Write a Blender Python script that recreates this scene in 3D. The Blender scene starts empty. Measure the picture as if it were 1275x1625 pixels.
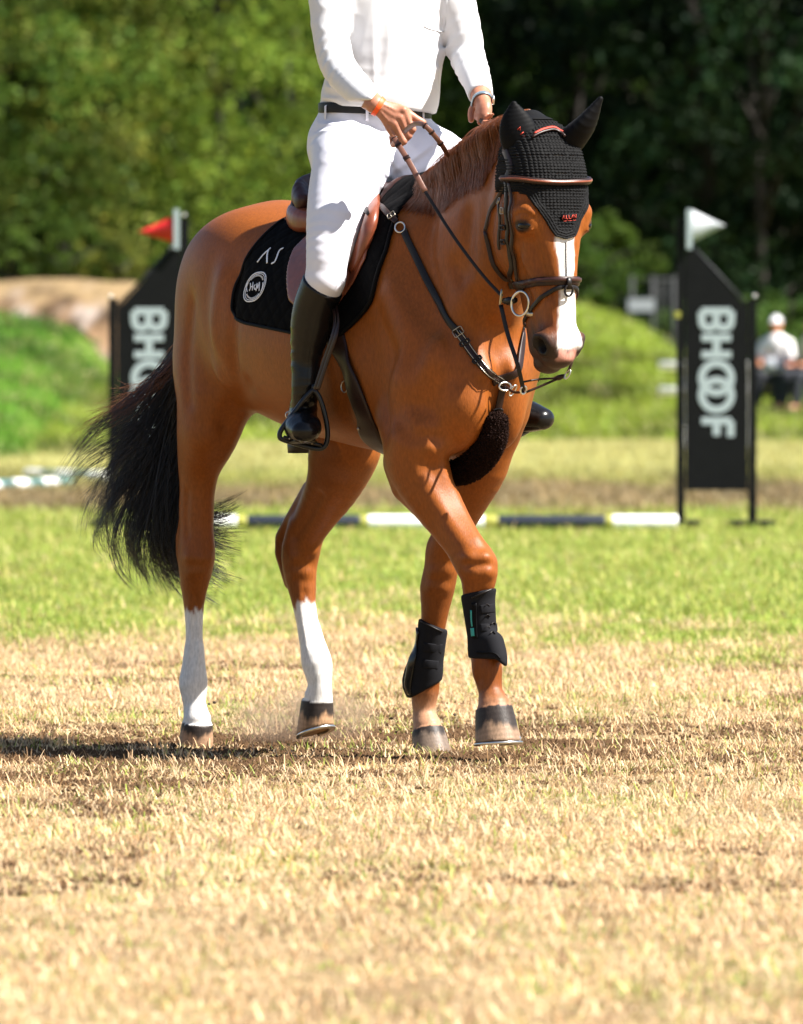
import bpy, bmesh, math, random, os
import numpy as np
from mathutils import Vector, Matrix
from mathutils.bvhtree import BVHTree

# ------------------------------------------------------------------ camera, sky, sun, exposure
C = bpy.context.scene
CAMH = 1.22                  # eye height of a crouching photographer
LENS = 300.0                 # long telephoto
FPX = 13541.7                # focal length in pixels of the photograph
cam_d = bpy.data.cameras.new('camera')
cam = bpy.data.objects.new('camera', cam_d)
C.collection.objects.link(cam)
C.camera = cam
cam.location = (0, 0, CAMH)
cam.rotation_euler = (math.radians(90), 0, 0)
cam_d.sensor_fit = 'VERTICAL'
cam_d.sensor_height = 36.0
cam_d.lens = LENS
cam_d.shift_y = -262.5 / 1625
cam_d.clip_end = 3000
cam_d.dof.use_dof = True
cam_d.dof.focus_distance = 25.4
cam_d.dof.aperture_fstop = 6.8

SUN_EL, SUN_AZ = math.radians(50), math.radians(-18)   # straight from the right
sun_dir = Vector((math.cos(SUN_EL) * math.cos(SUN_AZ), math.cos(SUN_EL) * math.sin(SUN_AZ), math.sin(SUN_EL)))
world = bpy.data.worlds.new('World'); C.world = world; world.use_nodes = True
wn = world.node_tree
bg = wn.nodes['Background']
sky = wn.nodes.new('ShaderNodeTexSky'); sky.sky_type = 'NISHITA'; sky.sun_disc = False
sky.sun_elevation = SUN_EL
sky.sun_rotation = math.atan2(sun_dir.x, sun_dir.y)
sky.air_density = 1.0; sky.dust_density = 1.0; sky.ozone_density = 1.0
wn.links.new(sky.outputs[0], bg.inputs[0]); bg.inputs[1].default_value = 0.052
sl = bpy.data.lights.new('sun', 'SUN'); sl.energy = 5.0; sl.angle = math.radians(0.53); sl.color = (1.0, 0.95, 0.87)
so = bpy.data.objects.new('sun', sl); C.collection.objects.link(so)
so.rotation_euler = (-sun_dir).to_track_quat('-Z', 'Y').to_euler()
so.location = (20, 0, 30)
C.view_settings.view_transform = 'Standard'; C.view_settings.look = 'None'
C.view_settings.exposure = 1.70; C.view_settings.gamma = 1.0
C.view_settings.use_curve_mapping = False
C.cycles.max_bounces = 6; C.cycles.diffuse_bounces = 2; C.cycles.glossy_bounces = 2
C.cycles.transparent_max_bounces = 4
C.cycles.caustics_reflective = False; C.cycles.caustics_refractive = False

rng = np.random.default_rng(7); random.seed(7)

def link(o, parent=None):
    C.collection.objects.link(o)
    if parent is not None: o.parent = parent
    return o
def tag(o, label=None, cat=None, group=None, kind=None):
    if label: o['label'] = label
    if cat: o['category'] = cat
    if group: o['group'] = group
    if kind: o['kind'] = kind
    return o
def empty(name, loc=(0, 0, 0), rz=0.0, label=None, cat=None, group=None):
    o = bpy.data.objects.new(name, None); link(o); o.location = loc; o.rotation_euler = (0, 0, rz)
    o.empty_display_size = 0.1
    return tag(o, label, cat, group)
def mesh_obj(name, V, F, mat=None, parent=None, smooth=True, col=None):
    me = bpy.data.meshes.new(name)
    V = np.asarray(V, dtype=np.float32)
    if isinstance(F, np.ndarray) and F.ndim == 2:
        n, k = F.shape
        me.vertices.add(len(V)); me.vertices.foreach_set('co', V.ravel())
        me.loops.add(n * k); me.loops.foreach_set('vertex_index', F.astype(np.int32).ravel())
        me.polygons.add(n); me.polygons.foreach_set('loop_start', np.arange(0, n * k, k, dtype=np.int32))
        me.update(calc_edges=True)
    else:
        me.from_pydata(V.tolist(), [], [list(map(int, f)) for f in F]); me.update()
    if smooth: me.polygons.foreach_set('use_smooth', np.ones(len(me.polygons), dtype=bool))
    if col is not None:
        at = me.color_attributes.new('Col', 'FLOAT_COLOR', 'POINT')
        c4 = np.ones((len(V), 4), dtype=np.float32); c4[:, :3] = col
        at.data.foreach_set('color', c4.ravel())
    if mat is not None:
        for m in (mat if isinstance(mat, (list, tuple)) else [mat]): me.materials.append(m)
    o = bpy.data.objects.new(name, me)
    return link(o, parent)

# ------------------------------------------------------------------ materials
def srgb(*c):
    return tuple(((x / 255) / 12.92 if x / 255 <= .04045 else ((x / 255 + .055) / 1.055) ** 2.4) for x in c)
def new_mat(name, base=(.5, .5, .5), rough=.6, metal=0.0, spec=.5, noise=0.0, nscale=20, bump=0.0, bscale=200,
            sheen=0.0, coat=0.0, attr=False, bdist=0.002, sss=0.0, stretch=None, bdetail=3):
    m = bpy.data.materials.new(name); m.use_nodes = True
    nt = m.node_tree; b = nt.nodes['Principled BSDF']
    b.inputs['Base Color'].default_value = (*base, 1); b.inputs['Roughness'].default_value = rough
    b.inputs['Metallic'].default_value = metal; b.inputs['Specular IOR Level'].default_value = spec
    b.inputs['Sheen Weight'].default_value = sheen; b.inputs['Sheen Roughness'].default_value = .5
    b.inputs['Coat Weight'].default_value = coat
    if sss: b.inputs['Subsurface Weight'].default_value = sss; b.inputs['Subsurface Scale'].default_value = .01
    tc = nt.nodes.new('ShaderNodeTexCoord')
    vec = tc.outputs['Object']
    if stretch:
        mp = nt.nodes.new('ShaderNodeMapping'); mp.inputs['Scale'].default_value = stretch
        nt.links.new(vec, mp.inputs[0]); vec = mp.outputs[0]
    src = None
    if attr:
        a = nt.nodes.new('ShaderNodeAttribute'); a.attribute_name = 'Col'; src = a.outputs['Color']
        nt.links.new(src, b.inputs['Base Color'])
    if noise > 0:
        n = nt.nodes.new('ShaderNodeTexNoise'); n.inputs['Scale'].default_value = nscale; n.inputs['Detail'].default_value = 4
        nt.links.new(vec, n.inputs['Vector'])
        mr = nt.nodes.new('ShaderNodeMapRange'); mr.inputs[1].default_value = .25; mr.inputs[2].default_value = .75
        mr.inputs[3].default_value = 1 - noise; mr.inputs[4].default_value = 1 + noise
        nt.links.new(n.outputs[0], mr.inputs[0])
        mx = nt.nodes.new('ShaderNodeVectorMath'); mx.operation = 'MULTIPLY'
        if src is not None: nt.links.new(src, mx.inputs[0])
        else: mx.inputs[0].default_value = base
        cb = nt.nodes.new('ShaderNodeCombineXYZ')
        for i in range(3): nt.links.new(mr.outputs[0], cb.inputs[i])
        nt.links.new(cb.outputs[0], mx.inputs[1]); nt.links.new(mx.outputs[0], b.inputs['Base Color'])
    if bump > 0:
        n = nt.nodes.new('ShaderNodeTexNoise'); n.inputs['Scale'].default_value = bscale; n.inputs['Detail'].default_value = bdetail
        nt.links.new(vec, n.inputs['Vector'])
        bp = nt.nodes.new('ShaderNodeBump'); bp.inputs['Strength'].default_value = bump; bp.inputs['Distance'].default_value = bdist
        nt.links.new(n.outputs[0], bp.inputs['Height']); nt.links.new(bp.outputs[0], b.inputs['Normal'])
    return m

# ------------------------------------------------------------------ signed-distance sculpting
class Grid:
    def __init__(s, lo, hi, h):
        s.lo = np.array(lo, float); s.h = h
        s.n = np.ceil((np.array(hi, float) - s.lo) / h).astype(int) + 1
        s.ax = [(s.lo[i] + h * np.arange(s.n[i])).astype(np.float32) for i in range(3)]
        s.F = np.full(tuple(s.n), 9.0, dtype=np.float32)
    def sub(s, lo, hi):
        """an empty grid on the same lattice"""
        i0 = np.maximum(np.floor((np.array(lo) - s.lo) / s.h).astype(int), 0)
        g = Grid(s.lo + i0 * s.h, hi, s.h); g.n = np.minimum(g.n, s.n - i0); g.ax = [a[:k] for a, k in zip(g.ax, g.n)]
        g.F = np.full(tuple(g.n), 9.0, dtype=np.float32); g.sl = tuple(slice(a, a + k) for a, k in zip(i0, g.n)); return g
    def fold(s, c, ax_, per, amp, rad, warp=.6, ph=0.0):
        """creases across the direction ax_ round the point c"""
        c = np.array(c, float); w = s.win(c - 2.1 * rad, c + 2.1 * rad)
        if any(q.stop <= q.start for q in w): return
        X, Y, Z = s.xyz(w); X = X - np.float32(c[0]); Y = Y - np.float32(c[1]); Z = Z - np.float32(c[2])
        a = np.array(ax_, float); a /= np.linalg.norm(a); o = np.cross(a, (.3, .5, .8)); o /= np.linalg.norm(o)
        a = a.astype(np.float32); o = o.astype(np.float32)
        S = X * a[0] + Y * a[1] + Z * a[2]; W = X * o[0] + Y * o[1] + Z * o[2]; r2 = X * X + Y * Y + Z * Z
        D = amp * (1.15 * np.abs(np.sin(np.pi * (S / per + warp * np.sin(W * 17 + ph) + .3 * np.sin(W * 41 + S * 30)))) ** .75 - .75) * (.55 + .6 * np.sin(W * 23 + S * 9 + ph)) * 1.5 * np.exp(-r2 / rad ** 2)
        s.F[w] = s.F[w] + D.astype(np.float32)
    def plane(s, p, n, w=None):
        """signed height above a plane"""
        X, Y, Z = s.xyz(w or (slice(None),) * 3); return ((X - p[0]) * n[0] + (Y - p[1]) * n[1] + (Z - p[2]) * n[2]).astype(np.float32)
    def ball(s, c, w=None):
        X, Y, Z = s.xyz(w or (slice(None),) * 3); return np.sqrt((X - c[0]) ** 2 + (Y - c[1]) ** 2 + (Z - c[2]) ** 2).astype(np.float32)
    def win(s, lo, hi):
        i0 = np.clip(np.floor((np.array(lo) - s.lo) / s.h).astype(int), 0, s.n)
        i1 = np.clip(np.ceil((np.array(hi) - s.lo) / s.h).astype(int) + 1, 0, s.n)
        return tuple(slice(a, b) for a, b in zip(i0, i1))
    def xyz(s, w):
        return s.ax[0][w[0]][:, None, None], s.ax[1][w[1]][None, :, None], s.ax[2][w[2]][None, None, :]
    def blend(s, w, f, k, sub=False):
        A = s.F[w]
        if A.size == 0: return
        if sub: A = -A
        if k > 0:
            h = np.maximum(k - np.abs(A - f), 0) / k
            r = np.minimum(A, f) - h * h * h * k / 6.0
        else: r = np.minimum(A, f)
        s.F[w] = -r if sub else r
    def tube(s, pts, ru, rv=None, up=(1, 0, 0), n=2.0, k=.03, sub=0, carve=False, flat=None):
        pts = np.array(pts, float); m = len(pts)
        ru = np.ones(m) * np.array(ru, float); rv = ru if rv is None else np.ones(m) * np.array(rv, float)
        up = np.array(up, float)
        if up.ndim == 1: up = np.tile(up, (m, 1))
        if sub:
            D = catmull(np.hstack([pts, ru[:, None], rv[:, None], up]), sub)
            pts, ru, rv, up = D[:, :3], D[:, 3], D[:, 4], D[:, 5:8]
        mg = max(ru.max(), rv.max()) + k + 2 * s.h
        w = s.win(pts.min(0) - mg, pts.max(0) + mg)
        if any(q.stop <= q.start for q in w): return
        T = np.full(s.F[w].shape, 9.0, dtype=np.float32)
        for i in range(len(pts) - 1):
            c0, c1 = pts[i], pts[i + 1]
            d = c1 - c0; L = np.linalg.norm(d)
            if L < 1e-6: continue
            W = d / L
            u = up[i] + up[i + 1]; u = u - W * (u @ W); u /= np.linalg.norm(u) + 1e-9
            v = np.cross(W, u)
            mm = max(ru[i], rv[i], ru[i + 1], rv[i + 1]) + k + 2 * s.h
            lo = np.minimum(c0, c1) - mm; hi = np.maximum(c0, c1) + mm
            w2 = s.win(lo, hi)
            if any(q.stop <= q.start for q in w2): continue
            X, Y, Z = s.xyz(w2)
            X = X - np.float32(c0[0]); Y = Y - np.float32(c0[1]); Z = Z - np.float32(c0[2])
            f32 = np.float32
            dw = X * f32(W[0]) + Y * f32(W[1]) + Z * f32(W[2])
            t = np.clip(dw / f32(L), 0, 1)
            du = np.abs(X * f32(u[0]) + Y * f32(u[1]) + Z * f32(u[2]))
            dv = np.abs(X * f32(v[0]) + Y * f32(v[1]) + Z * f32(v[2]))
            dw = dw - t * f32(L)
            a = f32(ru[i]) + t * f32(ru[i + 1] - ru[i]); b = f32(rv[i]) + t * f32(rv[i + 1] - rv[i])
            mn = np.minimum(a, b)
            if n == 2.0: q = (du / a) ** 2 + (dv / b) ** 2
            else: q = ((du / a) ** n + (dv / b) ** n) ** (2.0 / n)
            f = (np.sqrt(q + (dw / mn) ** 2) - 1) * mn
            wl = tuple(slice(p.start - o.start, p.stop - o.start) for p, o in zip(w2, w))
            T[wl] = np.minimum(T[wl], f)
        if flat is not None:      # list of (point, outward normal): cut flat there
            X, Y, Z = s.xyz(w)
            for p, nn in flat:
                T = np.maximum(T, (X - p[0]) * nn[0] + (Y - p[1]) * nn[1] + (Z - p[2]) * nn[2])
        s.blend(w, T.astype(np.float32), k, carve)
    def ell(s, c, r, k=.03, carve=False, rot=None):
        c = np.array(c, float); r = np.array(r, float) * np.ones(3); mg = r.max() + k + 2 * s.h
        w = s.win(c - mg, c + mg)
        if any(q.stop <= q.start for q in w): return
        X, Y, Z = s.xyz(w); X = X - c[0]; Y = Y - c[1]; Z = Z - c[2]
        R = np.eye(3) if rot is None else np.array(rot.transposed())
        q = 0
        for i in range(3): q = q + ((X * R[i][0] + Y * R[i][1] + Z * R[i][2]) / r[i]) ** 2
        s.blend(w, ((np.sqrt(q) - 1) * r.min()).astype(np.float32), k, carve)
    def blur(s, it=1, w=None):
        w = w or (slice(None),) * 3
        F = np.minimum(s.F[w], .25)
        for _ in range(it):
            for ax in range(3):
                a = np.take(F, range(0, F.shape[ax] - 2), axis=ax); c = np.take(F, range(2, F.shape[ax]), axis=ax)
                m = [slice(None)] * 3; m[ax] = slice(1, -1); m = tuple(m)
                F[m] = .25 * a + .5 * F[m] + .25 * c
        s.F[w] = F
    def norm(s):
        G = np.gradient(s.F, s.h)
        g = np.sqrt(G[0] ** 2 + G[1] ** 2 + G[2] ** 2)
        return s.F / np.clip(g, .25, 4)
    def sample(s, P, F=None):
        F = s.F if F is None else F
        q = (np.asarray(P) - s.lo) / s.h
        q = np.clip(q, 0, s.n - 1.001); i = q.astype(int); t = (q - i)
        r = 0
        for dx in (0, 1):
            for dy in (0, 1):
                for dz in (0, 1):
                    wgt = (t[..., 0] if dx else 1 - t[..., 0]) * (t[..., 1] if dy else 1 - t[..., 1]) * (t[..., 2] if dz else 1 - t[..., 2])
                    r = r + wgt * F[i[..., 0] + dx, i[..., 1] + dy, i[..., 2] + dz]
        return r
def catmull(P, sub):
    P = np.array(P, float); n = len(P)
    if n == 2:
        t = np.linspace(0, 1, sub + 1)[:, None]; return P[0] * (1 - t) + P[1] * t
    Q = np.vstack([2 * P[0] - P[1], P, 2 * P[-1] - P[-2]]); out = []
    for i in range(n - 1):
        a, b, c, d = Q[i:i + 4]
        for j in range(sub):
            t = j / sub
            out.append(.5 * (2 * b + (c - a) * t + (2 * a - 5 * b + 4 * c - d) * t * t + (3 * b - a - 3 * c + d) * t ** 3))
    out.append(P[-1]); return np.array(out)
def surface(F, lo, h):
    """naive surface nets; returns verts, quads"""
    S = F < 0
    nx, ny, nz = F.shape
    idx = np.zeros((nx - 1, ny - 1, nz - 1), dtype=np.uint8)
    for dx in (0, 1):
        for dy in (0, 1):
            for dz in (0, 1):
                idx += S[dx:nx - 1 + dx, dy:ny - 1 + dy, dz:nz - 1 + dz]
    act = np.argwhere((idx > 0) & (idx < 8))
    vid = np.full((nx - 1, ny - 1, nz - 1), -1, dtype=np.int32)
    vid[act[:, 0], act[:, 1], act[:, 2]] = np.arange(len(act))
    acc = np.zeros((len(act), 3)); cnt = np.zeros(len(act))
    corners = [(x, y, z) for x in (0, 1) for y in (0, 1) for z in (0, 1)]
    for i, a in enumerate(corners):
        for b in corners[i + 1:]:
            if sum(abs(p - q) for p, q in zip(a, b)) != 1: continue
            fa = F[act[:, 0] + a[0], act[:, 1] + a[1], act[:, 2] + a[2]]
            fb = F[act[:, 0] + b[0], act[:, 1] + b[1], act[:, 2] + b[2]]
            m = (fa < 0) != (fb < 0)
            t = np.where(m, fa / np.where(m, fa - fb, 1), 0)
            for k in range(3): acc[:, k] += np.where(m, a[k] + t * (b[k] - a[k]), 0)
            cnt += m
    V = (act + acc / cnt[:, None]) * h + np.array(lo)
    Q = []
    for ax in range(3):
        o = [a for a in range(3) if a != ax]
        A = S.take(range(0, S.shape[ax] - 1), axis=ax); B = S.take(range(1, S.shape[ax]), axis=ax)
        e = np.argwhere(A != B)
        ok = (e[:, o[0]] > 0) & (e[:, o[1]] > 0) & (e[:, o[0]] < F.shape[o[0]] - 1) & (e[:, o[1]] < F.shape[o[1]] - 1)
        e = e[ok]
        fl = A[e[:, 0], e[:, 1], e[:, 2]]
        def g(d0, d1):
            q = e.copy(); q[:, o[0]] -= d0; q[:, o[1]] -= d1
            return vid[q[:, 0], q[:, 1], q[:, 2]]
        quad = np.stack([g(1, 1), g(0, 1), g(0, 0), g(1, 0)], 1)
        if ax == 1: fl = ~fl
        quad[~fl] = quad[~fl][:, ::-1]
        Q.append(quad)
    return V, np.vstack(Q)

# ------------------------------------------------------------------ the horse's own frame: a = forward, b = to its left, z = up
TH = math.radians(60); HX, HY = -.1875, 26.0
HROT = -TH
FWD = np.array([math.cos(TH), -math.sin(TH), 0]); LEF = np.array([math.sin(TH), math.cos(TH), 0])
HO = np.array([HX, HY, 0.])
CAMP = np.array([0, 0, CAMH])
def ray(px, py): return np.array([(px - 637.5) / FPX, 1.0, -(py - 550) / FPX])
def to_local(P):
    q = np.asarray(P, float) - HO
    return np.stack([q @ FWD, q @ LEF, q[..., 2]], -1)
def ldir(v): v = np.asarray(v, float); return np.array([v @ FWD, v @ LEF, v[2]])
def hp(px, py, b=0.0):
    """the place on the vertical plane b (parallel to the horse's spine) that is sighted at that spot of the photograph"""
    d = ray(px, py); t = (b + (HO - CAMP) @ LEF) / (d @ LEF)
    return to_local(CAMP + d * t)
def proj(P):   # local -> photo px (for checks)
    P = np.asarray(P, float); W = HO + P[..., :1] * FWD + P[..., 1:2] * LEF + P[..., 2:3] * np.array([0, 0, 1.])
    W = W - CAMP
    return np.stack([637.5 + FPX * W[..., 0] / W[..., 1], 550 - FPX * W[..., 2] / W[..., 1]], -1)
EAR_R = [(1.20, -.055, 1.775), (1.195, -.075, 1.83), (1.195, -.088, 1.88), (1.20, -.097, 1.925)]
EAR_L = [(1.20, .055, 1.775), (1.235, .078, 1.825), (1.285, .098, 1.875), (1.325, .118, 1.937)]
# ------------------------------------------------------------------ horse body
def build_horse_grid(h):
    G = Grid((-.92, -.42, -.06), (1.46, .42, 1.99), h)
    # trunk: profile along a
    A = np.array([-.74, -.68, -.60, -.48, -.34, -.10, .10, .28, .42, .55, .68, .80, .89, .94])
    ZT = [1.36, 1.46, 1.565, 1.65, 1.672, 1.63, 1.60, 1.63, 1.69, 1.675, 1.58, 1.46, 1.30, 1.20]
    ZB = [1.22, 1.12, 1.06, 1.03, 1.00, .95, .925, .905, .895, .895, .905, .95, 1.02, 1.10]
    WW = [.075, .155, .21, .245, .27, .295, .30, .285, .255, .232, .205, .175, .135, .08]
    ZW = [1.33, 1.33, 1.33, 1.33, 1.30, 1.27, 1.25, 1.23, 1.20, 1.18, 1.16, 1.15, 1.15, 1.15]
    NT = [2, 2, 2, 2, 2, 2, 2, 1.9, 1.7, 1.75, 1.9, 2, 2, 2]
    ax = G.ax[0]
    dense = catmull(np.stack([A, ZT, ZB, WW, ZW, NT], 1), 8)
    zt, zb, ww, zw, nt = [np.interp(ax, dense[:, 0], dense[:, j])[:, None, None].astype(np.float32) for j in range(1, 6)]
    w = G.win((-.92, -.42, .8), (1.1, .42, 1.8))
    X, Y, Z = G.xyz(w)
    sl = w[0]; zt, zb, ww, zw, nt = [q[sl] for q in (zt, zb, ww, zw, nt)]
    up = Z > zw
    dz = np.where(up, (Z - zw) / (zt - zw), (zw - Z) / (zw - zb))
    nn = np.where(up, nt, 2.15)
    r = (np.abs(Y / ww) ** nn + np.abs(dz) ** nn) ** (1 / nn)
    f = (r - 1) * np.minimum(ww, .22)
    over = np.maximum(np.maximum(-.74 - X, X - .94), 0)
    f = np.sqrt(np.maximum(f, 0) ** 2 + over ** 2) + np.minimum(f, 0)
    G.blend(w, f.astype(np.float32), 0)
    T = G.tube
    # neck, deep ellipse
    T([(.58, 0, 1.40), (.72, 0, 1.455), (.86, 0, 1.535), (.99, 0, 1.625), (1.09, 0, 1.70), (1.16, 0, 1.755)],
      [.29, .25, .21, .175, .14, .11], [.17, .135, .112, .098, .09, .08],
      up=[(-.55, 0, .83), (-.6, 0, .8), (-.62, 0, .78), (-.65, 0, .76), (-.65, 0, .75), (-.6, 0, .8)], k=.08, sub=3)
    T([(.80, 0, 1.24), (.90, 0, 1.36), (1.0, 0, 1.47)], [.10, .07, .05], [.12, .095, .06], k=.12, sub=2)
    # crest
    T([(.45, 0, 1.66), (.66, 0, 1.70), (.85, 0, 1.775), (1.02, 0, 1.84), (1.13, 0, 1.86)], [.05, .05, .05, .05, .045], k=.06, sub=3)
    for s in (-1, 1):
        # shoulder blade, point of shoulder, arm, chest
        T([(.50, .12 * s, 1.55), (.64, .155 * s, 1.36), (.775, .14 * s, 1.17)], [.10, .12, .115], [.055, .072, .078], up=(1, 0, .3), k=.07, sub=2)
        T([(.775, .13 * s, 1.18), (.71, .155 * s, 1.04), (.66, .16 * s, .98)], [.105, .10, .09], [.075, .072, .07], k=.09)
        G.ell((.835, .070 * s, 1.08), (.10, .075, .17), k=.06)
        # hip, rump, thigh masses
        G.ell((-.40, .13 * s, 1.46), (.26, .125, .17), k=.07)
        G.ell((-.575, .11 * s, 1.36), (.15, .115, .20), k=.07)
        # flank fold
        T([(-.20, .2 * s, 1.33), (-.30, .22 * s, 1.15)], .06, .03, up=(1, 0, 0), k=.06)
    P = hp
    # ---- right hind (planted)
    B = -.155
    T([P(362, 470, -.10), P(345, 560, -.125), P(342, 625, -.145), P(330, 685, B), P(318, 730, B), P(314, 770, B), P(312, 815, B)],
      [.20, .185, .15, .115, .084, .066, .058], [.11, .12, .11, .092, .068, .054, .047], up=(1, 0, 0), k=.06, sub=3)
    T([P(312, 800, B), P(312, 850, B), P(312, 885, B), P(309, 925, B), P(308, 960, B), P(308.5, 1000, B), P(308.5, 1040, B)],
      [.056, .064, .068, .052, .038, .032, .032], [.045, .052, .055, .042, .030, .025, .026], up=(1, 0, .1), k=.025, sub=2)
    T([P(300, 800, B), P(292, 855, B), P(293, 880, B), P(300, 930, B)], [.020, .026, .026, .018], k=.03)
    T([P(308.5, 1030, B), P(307.5, 1070, B), P(307, 1088, B), P(309, 1118, B), P(313, 1142, B)], [.033, .045, .047, .038, .046],
      [.027, .040, .044, .034, .044], k=.02, sub=2)
    # ---- left hind (just lifting)
    B = .14
    T([P(500, 600, .10), P(548, 690, .12), P(542, 730, .135), P(528, 770, B), P(505, 812, B), P(486, 845, B)],
      [.16, .115, .108, .092, .074, .062], [.10, .105, .098, .080, .060, .052], up=(1, 0, .6), k=.05, sub=3)
    T([P(486, 840, B), P(478, 872, B), P(476, 900, B), P(480, 935, B), P(484, 965, B), P(492, 1010, B)],
      [.062, .068, .060, .048, .040, .035], [.054, .058, .052, .042, .034, .032], up=(1, 0, .3), k=.02, sub=2)
    T([P(498, 775, B), P(470, 820, B), P(450, 853, B), P(450, 878, B), P(462, 925, B)], [.034, .030, .026, .027, .022], k=.035)
    T([P(492, 1000, B), P(499, 1035, B), P(504, 1056, B), P(508, 1086, B), P(506, 1104, B)], [.035, .045, .050, .039, .046],
      [.032, .043, .046, .036, .044], k=.02, sub=2)
    # ---- right fore (forward, lifting)
    T([P(665, 690, -.165), P(662, 728, -.16), P(680, 775, -.145), P(708, 825, -.12), P(733, 862, -.105), P(750, 892, -.09)],
      [.125, .108, .082, .065, .057, .055], [.095, .092, .076, .060, .053, .052], up=(1, 0, 0), k=.05, sub=3)
    T([P(640, 735, -.15), P(650, 770, -.145), P(690, 825, -.12)], [.06, .055, .03], k=.05)
    T([P(748, 880, -.09), P(758, 897, -.085), P(760, 918, -.08), P(759, 945, -.075), P(764, 1000, -.065), P(768, 1035, -.06)],
      [.055, .062, .054, .046, .040, .040], [.055, .060, .052, .044, .036, .036], up=(1, 0, 0), k=.025, sub=2)
    T([P(768, 1030, -.06), P(772, 1050, -.06), P(774, 1068, -.058), P(779, 1098, -.055), P(784, 1120, -.055)], [.040, .045, .044, .036, .052],
      [.036, .044, .044, .035, .050], k=.02, sub=2)
    # ---- left fore (planted)
    T([P(765, 690, .135), P(762, 735, .135), P(742, 785, .13), P(720, 835, .125), P(704, 880, .12)],
      [.12, .095, .074, .060, .052], [.09, .085, .070, .056, .049], up=(1, 0, 0), k=.05, sub=3)
    T([P(704, 870, .12), P(700, 905, .12), P(694, 935, .12), P(691, 965, .12), P(686, 1010, .12), P(680, 1065, .12)],
      [.052, .056, .056, .046, .038, .036], [.049, .050, .051, .042, .034, .033], up=(1, 0, 0), k=.025, sub=2)
    T([P(680, 1060, .12), P(675, 1095, .12), P(673, 1128, .12), P(678, 1152, .12)], [.038, .045, .034, .046], [.036, .042, .034, .044], k=.02, sub=2)
    # ---- legs: tendons, muscle bellies, carpal and tarsal bones, veins
    cl = to_local(CAMP)
    def sf(px, py, dep):
        d = ldir(ray(px, py)); d /= np.linalg.norm(d); t = np.linspace(23.5, 27.6, 1400)[:, None]; Q = cl + d * t
        ok = np.all((Q > G.lo) & (Q < G.lo + (G.n - 1) * G.h), axis=1); Q = Q[ok]; f = G.sample(Q); k = int(np.argmax(f < 0)) if (f < 0).any() else int(np.argmin(f))
        e = .008; p = Q[k]; g = np.array([G.sample(p + e * np.eye(3)[i]) - G.sample(p - e * np.eye(3)[i]) for i in range(3)]); g /= np.linalg.norm(g) + 1e-9
        return p + g * dep
    def rib(pts, r=.006, k=.012, cv=False, pr=.45): T([sf(x, y, r * (.5 if cv else -(1 - pr))) for x, y in pts], r, k=k, carve=cv, sub=3)
    def knob(x, y, r, pr=.42, k=.028): G.ell(sf(x, y, -r * (1 - pr)), r, k=k)
    rib([(655, 742), (683, 785), (712, 828), (736, 862)], .020, .035, pr=.35)
    rib([(700, 745), (722, 780), (742, 822), (758, 856)], .018, .035, pr=.35)
    knob(745, 884, .022); knob(772, 886, .022); knob(752, 908, .020); knob(776, 908, .020)
    rib([(735, 895), (755, 897), (778, 895)], .008, .02, True)
    rib([(760, 1052), (762, 1078)], .008, .02, True); rib([(640, 690), (668, 712), (690, 750)], .012, .03, True); rib([(700, 702), (712, 722), (718, 748)], .009, .025, True); rib([(722, 694), (730, 715)], .008, .02, True)
    knob(690, 908, .019); knob(710, 906, .018); knob(686, 932, .018); knob(704, 934, .018); rib([(684, 955), (682, 975)], .007, .015, pr=.35)
    rib([(508, 785), (487, 822), (466, 852)], .014, .03, True); rib([(560, 745), (540, 775), (520, 800), (512, 830)], .0042, .007, pr=.4); rib([(575, 735), (556, 756), (546, 785), (530, 800)], .0038, .007, pr=.4)
    knob(468, 886, .022); knob(494, 876, .022); knob(486, 908, .020); knob(468, 908, .018)
    rib([(474, 925), (476, 960), (484, 1000), (490, 1030)], .009, .012, pr=.45); rib([(484, 940), (489, 990), (495, 1025)], .007, .014, True)
    rib([(298, 780), (296, 820), (298, 850)], .009, .02, True); rib([(350, 680), (338, 715), (328, 755), (324, 800)], .0045, .009, pr=.4); rib([(342, 700), (346, 735), (338, 770)], .004, .008, pr=.4)
    knob(302, 884, .020); knob(325, 886, .020); knob(306, 908, .018); knob(322, 908, .018)
    rib([(302, 950), (302, 1000), (300, 1045)], .007, .012, pr=.45); rib([(310, 945), (309, 1000), (308, 1045)], .006, .012, True)
    rib([(585, 660), (560, 672), (535, 684)], .004, .009, pr=.4); rib([(560, 640), (545, 650), (530, 668)], .0035, .008, pr=.4)
    rib([(640, 400), (662, 450), (668, 520), (650, 590)], .026, .07, True); rib([(626, 560), (614, 620), (612, 680)], .022, .06, True)
    knob(650, 600, .10, .12, .08); knob(735, 650, .085, .16, .07); rib([(628, 664), (658, 688), (700, 694)], .014, .05, True)
    rib([(374, 600), (368, 520), (380, 440)], .018, .07, True); rib([(350, 590), (342, 520), (354, 440)], .022, .08, pr=.08); rib([(305, 480), (297, 560), (300, 640)], .012, .05, True)
    rib([(395, 610), (360, 660), (345, 720)], .018, .05, True); knob(320, 700, .06, .15, .06)
    rib([(690, 330), (676, 400), (690, 480)], .022, .07, True); rib([(745, 340), (740, 420), (762, 480)], .020, .06, True)
    # chest and neck: jugular furrow, folds at the base of the neck
    rib([(722, 420), (748, 470), (772, 520), (786, 560)], .016, .045, True); rib([(700, 500), (720, 555), (726, 600)], .014, .045, True); rib([(800, 500), (806, 545), (804, 590)], .012, .035, True)
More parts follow.
